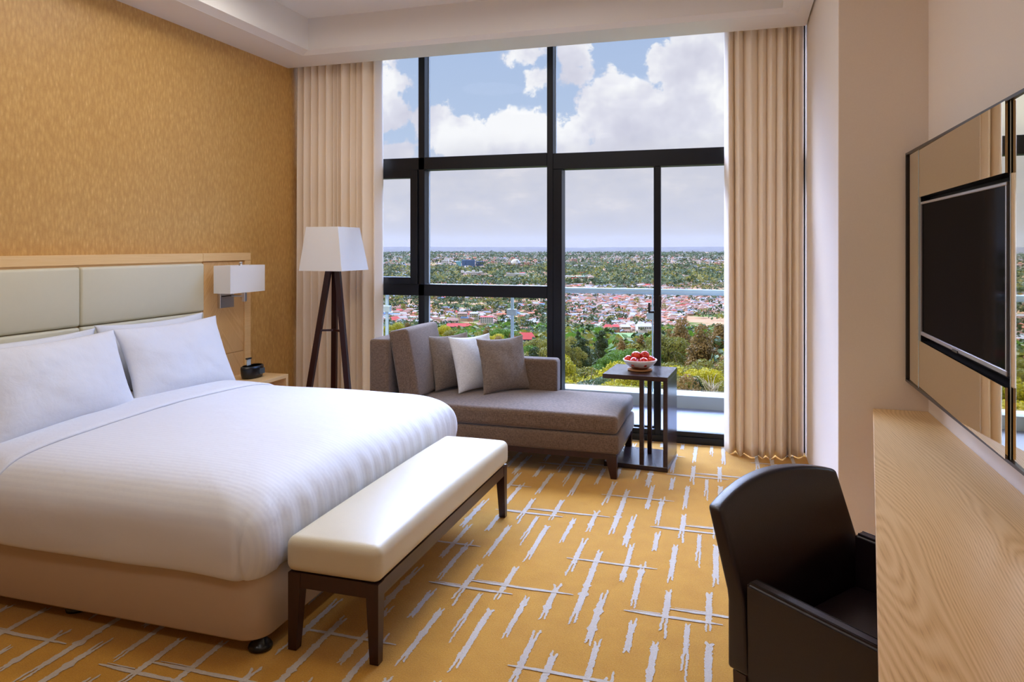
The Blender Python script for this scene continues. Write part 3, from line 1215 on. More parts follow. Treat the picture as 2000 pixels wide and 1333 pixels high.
# ---- headboard
HX = -3.62
hb = thing('headboard', 'oak framed headboard with four padded cream leather panels on the gold wall', 'headboard', (XL + 0.02, 3.29, 0.30))
bm = B()
box(bm, XL + 0.001, HX - 0.022, 1.73, 4.85, 0.30, 1.40)
obj('backing', bm, 'pale_oak', hb)
bm = B()
box(bm, XL + 0.001, HX, 1.73, 4.319, 1.390, 1.448, bev=0.002, seg=1)
box(bm, XL + 0.001, HX, 4.322, 4.853, 1.390, 1.448, bev=0.002, seg=1)
box(bm, XL + 0.001, HX, 4.783, 4.853, 0.30, 1.388, bev=0.002, seg=1)
box(bm, XL + 0.001, HX - 0.012, 2.27, 4.314, 1.378, 1.390)
box(bm, XL + 0.001, HX, 1.73, 1.80, 0.30, 1.388)
obj('frame', bm, 'pale_oak', hb)
for (y0, y1) in ((4.335, 4.781), (1.80, 2.25)):
    for (z0, z1) in ((0.700, 1.386), (0.30, 0.696)):
        obj('wood_panel', box(B(), HX - 0.03, HX - 0.012, y0, y1, z0, z1, bev=0.002, seg=1), 'oak_chevron', hb)
for (y0, y1) in ((2.27, 3.290), (3.294, 4.314)):
    for (z0, z1) in ((1.038, 1.378), (0.694, 1.034), (0.35, 0.690)):
        bm = B()
        tufted(bm, HX - 0.025, HX + 0.018, y0, y1, z0, z1, crown=0.012, rad=0.016, axis='x')
        obj('leather_panel', bm, 'panel_leather', hb)

# ---- wall sconce
sc = thing('wall_lamp', 'chrome bedside wall lamp with a white box shade on the oak panel', 'wall lamp', (HX, 4.555, 1.04))
obj('wall_plate', box(B(), HX - 0.012, HX + 0.012, 4.485, 4.64, 1.045, 1.185, bev=0.003), 'chrome', sc)
bm = B()
tube(bm, [(HX + 0.01, 4.60, 1.13), (-3.49, 4.60, 1.13), (-3.49, 4.60, 1.22)], 0.008, 10)
box(bm, -3.50, -3.475, 4.585, 4.615, 1.09, 1.17, bev=0.004)
obj('arm', bm, 'chrome', sc)
obj('switch', box(B(), HX + 0.012, HX + 0.02, 4.50, 4.62, 1.128, 1.136), 'black_plastic', sc)
bm = B()
sx0, sx1, sy0, sy1, sz0, sz1 = -3.556, -3.415, 4.35, 4.745, 1.163, 1.36
for (x0, x1, y0, y1) in ((sx0, sx0 + 0.004, sy0, sy1), (sx1 - 0.004, sx1, sy0, sy1), (sx0 + 0.004, sx1 - 0.004, sy0, sy0 + 0.004), (sx0 + 0.004, sx1 - 0.004, sy1 - 0.004, sy1)):
    box(bm, x0, x1, y0, y1, sz0, sz1)
obj('lamp_shade', bm, 'shade_cloth', sc)
bm = B()
tube(bm, [(-3.49, 4.56, 1.20), (-3.49, 4.56, 1.372)], 0.012, 10)
lathe(bm, [(0.002, 0), (0.012, 0.003), (0.012, 0.01), (0.002, 0.014)], (-3.49, 4.56, 1.372), 12)
obj('socket', bm, 'chrome', sc)

# ---- nightstand (floating) and clock radio
ns = thing('nightstand', 'oak bedside shelf unit with an open front between bed and curtain', 'nightstand', (-3.5, 4.6, 0.25))
obj('top', box(B(), XL + 0.002, -3.29, 4.33, 4.863, 0.493, 0.520, bev=0.002, seg=1), 'pale_oak', ns)
obj('bottom_shelf', box(B(), XL + 0.002, -3.29, 4.33, 4.863, 0.25, 0.277, bev=0.002, seg=1), 'pale_oak', ns)
for y in (4.33, 4.836):
    obj('side_panel', box(B(), XL + 0.002, -3.29, y, y + 0.027, 0.277, 0.493, bev=0.002, seg=1), 'pale_oak', ns)
obj('back_panel', box(B(), XL + 0.002, XL + 0.02, 4.357, 4.836, 0.277, 0.493), 'pale_oak', ns)
cr = thing('clock_radio', 'small black oval clock radio with a docked player on the bedside shelf', 'clock radio', (-3.46, 4.655, 0.521))
bm = B()
lathe(bm, [(0.07, 0.0), (0.088, 0.004), (0.096, 0.03), (0.1, 0.07), (0.097, 0.086), (0.085, 0.09)], (-3.46, 4.655, 0.521), 40, sx=0.62, sy=1.12)
obj('body', bm, 'black_plastic', cr)
bm = B()
lathe(bm, [(0.094, 0.0), (0.090, 0.003)], (-3.46, 4.655, 0.608), 40, sx=0.6, sy=1.1)
obj('top_plate', bm, 'display_panel', cr)
obj('display', box(B(), -3.402, -3.392, 4.655, 4.715, 0.548, 0.590, bev=0.003), 'display_panel', cr)
obj('docked_player', box(B(), -3.47, -3.462, 4.60, 4.642, 0.611, 0.662, bev=0.002), 'bright_gasket', cr)
for z in (0.665, 0.611):
    obj('dock_clip', box(B(), -3.474, -3.458, 4.595, 4.647, z - 0.004, z + 0.006), 'black_plastic', cr)

# ---- bench at the foot of the bed
be = thing('bench', 'cream leather bench on tapered dark wood legs at the foot of the bed', 'bench', (-1.42, 3.1, 0))
bx0, bx1, by0, by1 = -1.606, -1.215, 2.345, 3.895
bm = B()
tufted(bm, bx0, bx1, by0, by1, 0.292, 0.422, crown=0.028, rad=0.035)
obj('seat_cushion', bm, 'cream_leather', be)
bm = B()
box(bm, bx0 + 0.012, bx1 - 0.012, by0 + 0.014, by0 + 0.045, 0.236, 0.291)
box(bm, bx0 + 0.012, bx1 - 0.012, by1 - 0.045, by1 - 0.014, 0.236, 0.291)
box(bm, bx0 + 0.012, bx0 + 0.04, by0 + 0.04, by1 - 0.04, 0.236, 0.291)
box(bm, bx1 - 0.04, bx1 - 0.012, by0 + 0.04, by1 - 0.04, 0.236, 0.291)
obj('apron', bm, 'dark_wood', be)
for (x, sx) in ((bx0 + 0.01, 1), (bx1 - 0.01, -1)):
    for (y, sy) in ((by0 + 0.012, 1), (by1 - 0.012, -1)):
        t_, b2 = 0.052, 0.034
        top = [(x, y, 0.289), (x + sx * t_, y, 0.289), (x + sx * t_, y + sy * t_, 0.289), (x, y + sy * t_, 0.289)]
        bot = [(x, y, 0.002), (x + sx * b2, y, 0.002), (x + sx * b2, y + sy * b2, 0.002), (x, y + sy * b2, 0.002)]
        obj('leg', hexa(B(), bot, top), 'dark_wood', be)

# ================================================================== DAYBED
db = thing('daybed', 'brown woven daybed with a high left back and low rear arm under the window', 'daybed', (-1.6, 5.06, 0))
sx0, sx1, sy0, sy1 = -2.36, -0.735, 4.675, 5.435
bm = B()
tufted(bm, sx0, sx1, sy0, sy1, 0.288, 0.408, crown=0.022, rad=0.032)
obj('seat_cushion', bm, 'brown_weave', db)
bm = B()
box(bm, -2.50, sx1 + 0.006, sy0 + 0.004, sy1, 0.162, 0.284, bev=0.018, seg=4)
obj('seat_base', bm, 'brown_weave', db, smooth=True)
bm = B()
box(bm, -2.49, sx1 - 0.012, sy0 + 0.018, sy1 - 0.01, 0.124, 0.162)
obj('plinth_rail', bm, 'dark_wood', db)
for (x, sx) in ((-2.485, 1), (sx1 - 0.008, -1)):
    for (y, sy) in ((sy0 + 0.016, 1), (sy1 - 0.012, -1)):
        t_, b2 = 0.075, 0.038
        top = [(x, y, 0.15), (x + sx * t_, y, 0.15), (x + sx * t_, y + sy * 0.055, 0.15), (x, y + sy * 0.055, 0.15)]
        bot = [(x, y, 0.002), (x + sx * b2, y, 0.002), (x + sx * b2, y + sy * b2, 0.002), (x, y + sy * b2, 0.002)]
        obj('leg', hexa(B(), bot, top), 'dark_wood', db)
bm = B()
tufted(bm, -2.515, -2.365, sy0 + 0.02, sy1, 0.286, 0.838, crown=0.0, rad=0.025)
obj('backrest_frame', bm, 'brown_weave', db)
bm = B()
tufted(bm, -2.36, -1.285, 5.305, sy1, 0.40, 0.655, crown=0.0, rad=0.028)
obj('rear_arm', bm, 'brown_weave', db)
# leaning back cushion
bm = B()
sub = bmesh.new()
tufted(sub, -0.075, 0.075, 4.735, 5.30, 0, 0.50, crown=0.022, rad=0.028, axis='x')
merge(bm, sub, Matrix.Translation((-2.22, 0, 0.412)) @ Matrix.Rotation(math.radians(-11), 4, 'Y'))
obj('back_cushion', bm, 'brown_weave', db)

CG = 'scatter cushions on the daybed'
put_cushion('cushion', 'taupe woven scatter cushion nearest the daybed back, half behind the white one', 'cushion', 'taupe_weave', 0.40, 0.42, 0.13,
            (-2.02, 5.15, 0.428), (0.50, 0.86), 0.30, 1, CG, pinch=0.09, power=2.0)
put_cushion('cushion', 'white textured scatter cushion between the two taupe ones', 'cushion', 'pale_weave', 0.40, 0.42, 0.12,
            (-1.83, 5.13, 0.428), (0.50, 0.86), 0.30, 5, CG, pinch=0.09, power=2.0)
put_cushion('cushion', 'taupe woven scatter cushion in front on the right, corners upright', 'cushion', 'taupe_weave', 0.42, 0.41, 0.13,
            (-1.62, 5.15, 0.425), (0.62, 0.78), 0.26, 12, CG, pinch=0.09, power=2.0)

# ================================================================== SIDE TABLE
st = thing('side_table', 'dark ebony C-shaped side table beside the daybed, in front of the balcony door', 'side table', (-0.65, 5.1, 0))
rot_ = Matrix.Translation((-0.443, 4.93, 0)) @ Matrix.Rotation(math.radians(-3.5), 4, 'Z')


def stb(name, *a, bev=0.002):
    bm = B()
    sub = bmesh.new()
    box(sub, *a, bev=bev, seg=1)
    merge(bm, sub, rot_)
    return obj(name, bm, 'ebony_wood', st)


stb('tabletop', -0.44, 0.0, 0.0, 0.45, 0.600, 0.630)
stb('base', -0.43, 0.0, 0.0, 0.43, 0.002, 0.034)
stb('end_panel', -0.012, 0.0, 0.03, 0.43, 0.034, 0.600)
stb('leg', -0.030, 0.0, 0.0, 0.030, 0.034, 0.600)
stb('leg', -0.188, -0.158, 0.0, 0.030, 0.034, 0.600)
stb('leg', -0.188, -0.158, 0.30, 0.33, 0.034, 0.600)
# bowl of fruit
bc = (-0.655, 5.17, 0.6305)
tm = obj('trivet', lathe(B(), [(0.078, 0), (0.085, 0.003), (0.085, 0.009), (0.078, 0.012)], (0, 0, 0), 36), 'cork_mat')
tm.location = bc
tag(tm, 'round woven cork mat under the fruit bowl', 'table mat')
bw = obj('fruit_bowl', lathe(B(), [(0.048, 0.0), (0.055, 0.004), (0.085, 0.022), (0.108, 0.045), (0.119, 0.062), (0.117, 0.067), (0.112, 0.064), (0.098, 0.044), (0.075, 0.026), (0.04, 0.014), (0.002, 0.012)],
                             (0, 0, 0), 44), 'glazed_pottery', smooth=True)
bw.location = (bc[0], bc[1], bc[2] + 0.012)
tag(bw, 'shallow brown and white pottery bowl of red fruit on the side table', 'bowl')


def fruit_mesh():
    bm = B()
    lathe(bm, [(0.001, -0.026), (0.010, -0.029), (0.022, -0.026), (0.031, -0.014), (0.034, 0.0), (0.031, 0.014), (0.022, 0.025), (0.011, 0.029), (0.005, 0.026), (0.001, 0.024)], (0, 0, 0), 22, cap=False)
    return bm


fr0 = None
FR = [(-0.074, -0.020, 0.068), (-0.030, -0.066, 0.062), (0.036, -0.062, 0.062), (0.076, -0.008, 0.070), (0.042, 0.058, 0.066), (-0.038, 0.060, 0.066), (-0.026, -0.004, 0.098), (0.034, 0.000, 0.099)]
FL = ['red fruit at the left rim of the bowl', 'red fruit low at the front left of the bowl', 'red fruit low at the front right of the bowl', 'red fruit at the right rim of the bowl',
      'red fruit at the back right of the bowl', 'red fruit at the back left of the bowl', 'red fruit on top of the pile, the left one', 'red fruit on top of the pile, the right one']
for k, ((x, y, z), lb) in enumerate(zip(FR, FL)):
    if fr0 is None:
        f0 = obj('red_fruit', fruit_mesh(), 'red_fruit_skin', smooth=True)
        s0 = obj('stalk', tube(B(), [(0, 0, 0.024), (0.002, 0, 0.036)], 0.0015, 6), 'fruit_stalk')
        s0.parent = f0
        fr0 = f0
        f = f0
    else:
        f = fr0.copy()
        COL.objects.link(f)
        s = s0.copy()
        COL.objects.link(s)
        s.parent = f
    f.location = (bc[0] + x, bc[1] + y, bc[2] + z + 0.004)
    f.rotation_euler = (0.9 * math.sin(k * 2.1), 0.8 * math.cos(k * 1.3), k)
    tag(f, lb, 'fruit', 'red fruits in the bowl')

# ================================================================== FLOOR LAMP
fl_ = thing('floor_lamp', 'tripod floor lamp of dark wood with a tapered square white shade', 'floor lamp', (-3.07, 5.16, 0))
cx, cy = -3.07, 5.165
bm = B()
hb0, hb1 = 0.188, 0.150
ry0, ry1 = 0.212, 0.170
zb, zt = 1.308, 1.650
outer_b = [(cx - hb0, cy - ry0, zb), (cx + hb0, cy - ry0, zb), (cx + hb0, cy + ry0, zb), (cx - hb0, cy + ry0, zb)]
outer_t = [(cx - hb1, cy - ry1, zt), (cx + hb1 - 0.02, cy - ry1, zt), (cx + hb1 - 0.02, cy + ry1, zt), (cx - hb1, cy + ry1, zt)]
ci, co = [bm.verts.new(p) for p in outer_b], [bm.verts.new(p) for p in outer_t]
for k in range(4):
    bm.faces.new((ci[k], ci[(k + 1) % 4], co[(k + 1) % 4], co[k]))
o = obj('lamp_shade', bm, 'shade_cloth', fl_)
md = o.modifiers.new('t', 'SOLIDIFY')
md.thickness = 0.004
md.offset = -1
apex = Vector((cx - 0.005, cy, 1.30))
for ang, rr_ in ((200, 0.20), (-25, 0.215), (85, 0.20)):
    pass
feet = [(cx - 0.235, cy - 0.10), (cx + 0.215, cy - 0.10), (cx - 0.135, cy + 0.215)]
tops = [(cx - 0.035, cy - 0.012), (cx + 0.030, cy - 0.012), (cx - 0.012, cy + 0.03)]
for (fx, fy), (tx, ty) in zip(feet, tops):
    bm = B()
    bar(bm, (fx, fy, 0.002), (tx, ty, 1.36), 0.044, 0.03, 0.044, 0.03, up=(0, 1, 0) if abs(fx - cx) > 0.1 else (1, 0, 0))
    obj('leg', bm, 'dark_wood', fl_)
bm = B()
k = 0.62
pz = 0.83
mids = []
for (fx, fy), (tx, ty) in zip(feet, tops):
    f = pz / 1.36
    mids.append((fx + (tx - fx) * f, fy + (ty - fy) * f, pz))
ctr = ((mids[0][0] + mids[1][0]) / 2, (mids[0][1] + mids[1][1] + mids[2][1]) / 3, pz)
for q in mids:
    bar(bm, q, ctr, 0.03, 0.014)
obj('brace', bm, 'dark_wood', fl_)
bm = B()
tube(bm, [(cx, cy, 1.34), (cx, cy, 1.60)], 0.010, 10)
obj('stem', bm, 'chrome', fl_)

# ================================================================== DESK, CHAIR, MIRROR, TV
dk = thing('desk', 'long oak wall desk with a slanting front edge under the mirror', 'desk', (0.6, 2.4, 0.68))
DZ = 0.722
q0 = (0.611, YP - 0.002)


def bp(u, v, z):
    r = ray(u, v)
    s = (z - CAM_H) / r[2]
    return (r[0] * s, r[1] * s)


e0 = bp(1706.5, 800, DZ)
e1 = bp(1717.5, 1333, DZ)
sl = (e1[0] - e0[0]) / (e1[1] - e0[1])
YD0 = 0.75
pl = [(e0[0], YP - 0.003), (XR - 0.002, YP - 0.003), (XR - 0.002, YD0), (e0[0] + sl * (YD0 - e0[1]), YD0)]
bm = hexa(B(), [(x, y, DZ - 0.04) for x, y in pl][::-1], [(x, y, DZ) for x, y in pl][::-1])
bmesh.ops.bevel(bm, geom=list(bm.edges), offset=0.002, segments=1, affect='EDGES')
obj('desktop', bm, 'oak', dk)
ex = e0[0] + sl * (YD0 - e0[1])
obj('support_panel', box(B(), ex + 0.03, XR - 0.002, YD0 + 0.02, YD0 + 0.05, 0.002, DZ - 0.04), 'pale_oak', dk)
obj('wall_cleat', box(B(), XR - 0.03, XR - 0.002, YD0 + 0.1, YP - 0.01, DZ - 0.09, DZ - 0.04), 'pale_oak', dk)

# armchair
n_ = Vector((0.808, -0.59, 0)).normalized()
w_ = Vector((0.59, 0.808, 0)).normalized()
O_ = Vector((-0.030, 2.195, 0))
ch = thing('armchair', 'dark aubergine leather armchair with sloping back, drawn up to the desk', 'armchair', tuple(O_ + n_ * 0.28 + w_ * 0.31))
CM = Matrix(((n_.x, w_.x, 0, O_.x), (n_.y, w_.y, 0, O_.y), (0, 0, 1, 0), (0, 0, 0, 1)))
CW, CD = 0.635, 0.56
# backrest: arched, leaning slab
bm = B()
nb, nh = 26, 16
front, back = [], []
for j in range(nh + 1):
    h = j / nh
    rf, rb = [], []
    for i in range(nb + 1):
        s = i / nb
        arch = 0.045 * (1 - (2 * s - 1) ** 2)
        z = 0.29 + (0.735 + arch - 0.29) * h
        ln = -0.075 * max(0, (z - 0.50) / 0.25) if z > 0.50 else 0
        curve = 0.028 * (1 - (2 * s - 1) ** 2)      # concave, seen from the seat
        th = 0.072 - 0.026 * h
        b_in = s * CW
        bulge = 0.012 * (1 - (2 * s - 1) ** 2) * 1.0
        rb.append((ln - curve * h, b_in, z))
        rf.append((ln + th - curve * 0.9, b_in, z))
    front.append(rf)
    back.append(rb)
V = {}


def gv(tagk, j, i, p):
    if (tagk, j, i) not in V:
        V[(tagk, j, i)] = bm.verts.new(p)
    return V[(tagk, j, i)]


def quad(*a):
    f = bm.faces.new(a)
    f.smooth = True


for j in range(nh):
    for i in range(nb):
        quad(*[gv('f', a, b, front[a][b]) for a, b in ((j, i), (j, i + 1), (j + 1, i + 1), (j + 1, i))])
        quad(*[gv('b', a, b, back[a][b]) for a, b in ((j, i), (j + 1, i), (j + 1, i + 1), (j, i + 1))])
for i in range(nb):
    quad(gv('f', nh, i, 0), gv('f', nh, i + 1, 0), gv('b', nh, i + 1, 0), gv('b', nh, i, 0))
    quad(gv('f', 0, i, 0), gv('b', 0, i, 0), gv('b', 0, i + 1, 0), gv('f', 0, i + 1, 0))
for j in range(nh):
    quad(gv('f', j, 0, 0), gv('f', j + 1, 0, 0), gv('b', j + 1, 0, 0), gv('b', j, 0, 0))
    quad(gv('f', j, nb, 0), gv('b', j, nb, 0), gv('b', j + 1, nb, 0), gv('f', j + 1, nb, 0))
bm2 = B()
merge(bm2, bm, CM)
o = obj('backrest', bm2, 'aubergine_leather', ch)
md = o.modifiers.new('bev', 'BEVEL')
md.width = 0.012
md.segments = 4
md.limit_method = 'ANGLE'
md.angle_limit = math.radians(50)


def cpart(name, fn, m='aubergine_leather', smooth=False):
    sub = bmesh.new()
    fn(sub)
    bm = B()
    merge(bm, sub, CM)
    return obj(name, bm, m, ch, smooth)


ARZ = 0.545
for (b0, b1) in ((0.0, 0.052), (CW - 0.052, CW)):
    def arm(s, b0=b0, b1=b1):
        hexa(s, [(0.062, b0, 0.285), (CD, b0, 0.285), (CD, b1, 0.285), (0.062, b1, 0.285)],
             [(0.062, b0, ARZ + 0.012), (CD, b0, ARZ - 0.02), (CD, b1, ARZ - 0.02), (0.062, b1, ARZ + 0.012)])
        bmesh.ops.bevel(s, geom=list(s.edges), offset=0.009, segments=3, affect='EDGES')
    arm_o = cpart('armrest', arm)

    def seam(s, b0=b0, b1=b1):
        bb = (b0 + 0.012, b1 - 0.012)
        for bq in bb:
            tube(s, [(0.07, bq, ARZ + 0.0115), (CD - 0.01, bq, ARZ - 0.0195)], 0.0016, 6)
    so_ = cpart('stitching', seam, 'black_matt')
    so_.parent = arm_o
    so_.matrix_parent_inverse = Matrix.Identity(4)
cpart('seat_cushion', lambda s: tufted(s, 0.06, CD - 0.01, 0.053, CW - 0.053, 0.30, 0.395, crown=0.022, rad=0.028))
cpart('seat_base', lambda s: box(s, 0.02, CD - 0.004, 0.02, CW - 0.02, 0.262, 0.305, bev=0.004))
for a in (0.012, CD - 0.055):
    for b in (0.012, CW - 0.055):
        cpart('leg', lambda s, a=a, b=b: hexa(s, [(a + 0.006, b + 0.006, 0.002), (a + 0.034, b + 0.006, 0.002), (a + 0.034, b + 0.034, 0.002), (a + 0.006, b + 0.034, 0.002)],
                                            [(a, b, 0.285), (a + 0.043, b, 0.285), (a + 0.043, b + 0.043, 0.285), (a, b + 0.043, 0.285)]), 'dark_wood')

# mirror wall with television
MX = 0.765
my1, mya, myb, my0 = 3.858, 3.630, 2.486, 2.257
mz0, mz1 = 0.863, 1.938
tz0, tz1 = 1.083, 1.716
mi = thing('wall_mirror', 'large dark framed mirror panel around the television, above the desk', 'mirror', (XR, 3.05, mz0))
bm = B()
box(bm, MX - 0.008, XR - 0.001, my0, my1, mz0, mz0 + 0.010)
box(bm, MX - 0.008, XR - 0.001, my0, my1, mz1 - 0.010, mz1)
box(bm, MX - 0.008, XR - 0.001, my0, my0 + 0.010, mz0 + 0.010, mz1 - 0.010)
box(bm, MX - 0.008, XR - 0.001, my1 - 0.014, my1, mz0 + 0.010, mz1 - 0.010)
box(bm, MX + 0.009, XR - 0.001, my0 + 0.01, myb, mz0 + 0.01, mz1 - 0.01)
box(bm, MX + 0.009, XR - 0.001, mya, my1 - 0.014, mz0 + 0.01, mz1 - 0.01)
box(bm, MX + 0.009, XR - 0.001, myb, mya, mz0 + 0.01, tz0)
box(bm, MX + 0.009, XR - 0.001, myb, mya, tz1, mz1 - 0.01)
obj('frame', bm, 'bronze_frame', mi)
for (y0, y1, z0, z1) in ((mya + 0.002, my1 - 0.014, mz0 + 0.01, mz1 - 0.01), (myb + 0.002, mya - 0.002, mz0 + 0.01, tz0), (myb + 0.002, mya - 0.002, tz1, mz1 - 0.01), (my0 + 0.01, myb - 0.002, mz0 + 0.01, mz1 - 0.01)):
    o = obj('mirror_pane', box(B(), MX, MX + 0.007, y0, y1, z0, z1), 'bronze_mirror', mi)
    for v in o.data.vertices:      # the panes hang a little askew
        v.co.x -= (y1 - v.co.y) * (0.012 if y1 > 2.6 else 0.02)
for y in (mya, myb):
    obj('joint', box(B(), MX - 0.001, MX + 0.008, y - 0.002, y + 0.002, mz0 + 0.01, mz1 - 0.01), 'bright_gasket', mi)
obj('recess', box(B(), MX + 0.045, MX + 0.055, myb + 0.001, mya - 0.001, tz0 + 0.001, tz1 - 0.001), 'black_matt', mi)
tv = thing('television', 'black flat television with a thin silver bezel set into the mirror', 'television', (MX, 3.07, 1.1))
ty0, ty1, tzb, tzt = 2.535, 3.617, 1.108, 1.694
bm = B()
bw_ = 0.011
box(bm, MX + 0.004, MX + 0.040, ty0, ty1, tzb, tzb + bw_ + 0.006, bev=0.002, seg=1)
box(bm, MX + 0.004, MX + 0.040, ty0, ty1, tzt - bw_, tzt, bev=0.002, seg=1)
box(bm, MX + 0.004, MX + 0.040, ty0, ty0 + bw_, tzb + bw_ + 0.006, tzt - bw_)
box(bm, MX + 0.004, MX + 0.040, ty1 - bw_, ty1, tzb + bw_ + 0.006, tzt - bw_)
obj('bezel', bm, 'silver_bezel', tv)
obj('screen', box(B(), MX + 0.009, MX + 0.038, ty0 + bw_, ty1 - bw_, tzb + bw_ + 0.006, tzt - bw_), 'tv_glass', tv)
obj('logo_strip', box(B(), MX + 0.001, MX + 0.006, 3.04, 3.11, tzb - 0.002, tzb + 0.008, bev=0.002), 'black_plastic', tv)
# OUTSIDE_MARK
# ================================================================== OUTSIDE: hillside trees, town, far hills
SIN, COS = SS, CC


def world(D, L):
    """depth D along the view axis, lateral L -> room X, Y"""
    return (-SIN * D + COS * L, COS * D + SIN * L)


KD = [12, 40, 60, 100, 200, 350, 600, 850, 950, 1200, 1600, 2000, 2600, 3400, 4500, 6000, 9000, 14000]
KZ = [-18, -22, -25, -31, -40, -55, -80, -101, -107, -110, -108, -104, -100, -90, -78, -76, -98, -120]


def gz(D, L):
    z = float(np.interp(D, KD, KZ))
    a = L / max(D, 1)
    z += 9.0 * min(1.15, max(0, a - 0.16) / 0.12) * math.exp(-((D - 150) / 130.0) ** 2)
    z += (noise.noise(Vector((D * 0.004, L * 0.006, 0.3))) * 0.035) * abs(z) if D > 300 else 0
    z += noise.noise(Vector((D * 0.0011, L * 0.0013, 4.3))) * min(14, D * 0.004)
    return z


def out_materials():
    m, t, b = mat('ground_cover')
    o = t.obj()
    n1 = t.noise(o, 0.012, 6, 0.6)
    n2 = t.noise(o, 0.06, 5, 0.65)
    n3 = t.noise(o, 0.0018, 4, 0.6)
    g = t.mix(n2, s2l((66, 80, 42)), s2l((104, 110, 62)))
    e = t.mix(n2, s2l((150, 112, 84)), s2l((172, 138, 108)))
    f = t.rng(t.math('ADD', n1, t.math('MULTIPLY', t.math('SUBTRACT', n3, 0.5), 0.6)), 0.44, 0.53, 0, 1, True)
    t.put(b.inputs['Base Color'], t.mix(f, g, e))
    b.inputs['Roughness'].default_value = 1.0
    b.inputs['Specular IOR Level'].default_value = 0.0
    m, t, b = mat('far_hill')
    o = t.obj()
    n = t.noise(o, 0.002, 6, 0.7)
    t.put(b.inputs['Base Color'], t.mix(n, s2l((84, 80, 80)), s2l((112, 106, 102))))
    b.inputs['Roughness'].default_value = 1.0
    b.inputs['Specular IOR Level'].default_value = 0.0
    for nm, c1, c2, tr_ in (('leaf_olive', (84, 88, 30), (150, 138, 58), 0.3), ('leaf_brown', (98, 78, 40), (158, 126, 74), 0.25), ('leaf_yellow', (104, 112, 26), (206, 184, 44), 0.3),
                            ('leaf_green', (52, 84, 24), (116, 142, 46), 0.3), ('leaf_dark', (34, 50, 24), (72, 84, 40), 0.15), ('leaf_grey', (64, 82, 54), (112, 124, 86), 0.2)):
        m, t, b = mat(nm)
        o = t.obj()
        n = t.noise(o, 0.9, 3, 0.7)
        ri = t.new('ShaderNodeObjectInfo').outputs['Random']
        f = t.math('ADD', t.math('MULTIPLY', t.rng(n, 0.3, 0.7), 0.75), t.math('MULTIPLY', ri, 0.25))
        c = t.mix(f, s2l(c1), s2l(c2))
        t.put(b.inputs['Base Color'], c)
        b.inputs['Roughness'].default_value = 0.7
        b.inputs['Specular IOR Level'].default_value = 0.2
        tb = t.new('ShaderNodeBsdfTranslucent')
        t.put(tb.inputs[0], c)
        mx = t.new('ShaderNodeMixShader')
        mx.inputs[0].default_value = tr_
        t.l.new(b.outputs[0], mx.inputs[1])
        t.l.new(tb.outputs[0], mx.inputs[2])
        t.l.new(mx.outputs[0], t.n['Material Output'].inputs[0])
    for nm, c in (('roof_rust', (132, 92, 74)), ('roof_red', (170, 62, 54)), ('roof_pink', (150, 120, 106)), ('roof_grey', (112, 112, 120)), ('roof_pale', (160, 154, 154)),
                  ('roof_orange', (172, 100, 70)), ('roof_blue', (96, 120, 156)), ('house_cream', (176, 156, 132)), ('house_tan', (154, 120, 94)), ('block_white', (190, 188, 188)), ('block_brick', (164, 126, 110)),
                  ('block_glass_blue', (56, 76, 112)), ('block_teal', (110, 168, 176)), ('opening_dark', (70, 72, 84)), ('roof_green_net', (130, 170, 150)), ('road_tan', (168, 136, 108)),
                  ('bark', (96, 82, 66)), ('dry_branch', (176, 160, 136)), ('meadow', (98, 118, 56))):
        simple(nm, c, 0.85, 0.15, var=0.08, vscale=0.05)


out_materials()

# ground sheet
DD = [14, 22, 32, 45, 60, 80, 100, 130, 165, 200, 250, 300, 350, 420, 500, 600, 700, 800, 900, 1000, 1100, 1200, 1350, 1500, 1700, 1900, 2100, 2400, 2700, 3000, 3400, 3900, 4500, 5200, 6000, 7200, 9000, 11000, 14000, 18000, 22000]
AA = np.linspace(-0.75, 0.75, 120)
gv_, gf_ = [], []
for D in DD:
    for a in AA:
        L = a * D
        X, Y = world(D, L)
        gv_.append((X, Y, gz(D, L) if D < 15000 else -130))
nA = len(AA)
for i in range(len(DD) - 1):
    for j in range(nA - 1):
        b0 = i * nA + j
        gf_.append((b0, b0 + 1, b0 + nA + 1, b0 + nA))
struct(pyobj('ground', gv_, gf_, 'ground_cover', smooth=True))


# far ridges
def ridge(name, D, zb, zc, amp, seed, w=1.0, th=1500):
    vs, fs = [], []
    N = 160
    prof = ((-1.0, 0.0), (-0.55, 0.45), (-0.25, 0.85), (0.0, 1.0), (0.4, 0.7), (1.0, 0.0))
    for i in range(N + 1):
        a = -0.8 + 1.6 * i / N
        c = zc + amp * (noise.noise(Vector((a * 5.0, seed, 0))) + 0.35 * noise.noise(Vector((a * 17, seed, 3))))
        for (q, h) in prof:
            Dq = D + th * q
            X, Y = world(Dq, a * D)
            vs.append((X, Y, zb + (c - zb) * h + (8 * noise.noise(Vector((a * 60, q * 3, seed))) if 0 < h < 1 else 0)))
    k = len(prof)
    for i in range(N):
        for j in range(k - 1):
            b0 = i * k + j
            fs.append((b0, b0 + k, b0 + k + 1, b0 + 1))
    return struct(pyobj(name, vs, fs, 'far_hill', smooth=True))


ridge('hills', 20000, -130, -28, 55, 2.0, th=2500)
ridge('hills', 14500, -130, -70, 38, 7.0, th=1600)

PANES = [(760, 'the left window pane'), (1075, 'the middle window pane'), (1284, 'the closed half of the balcony door'), (2000, 'the right half of the balcony door')]


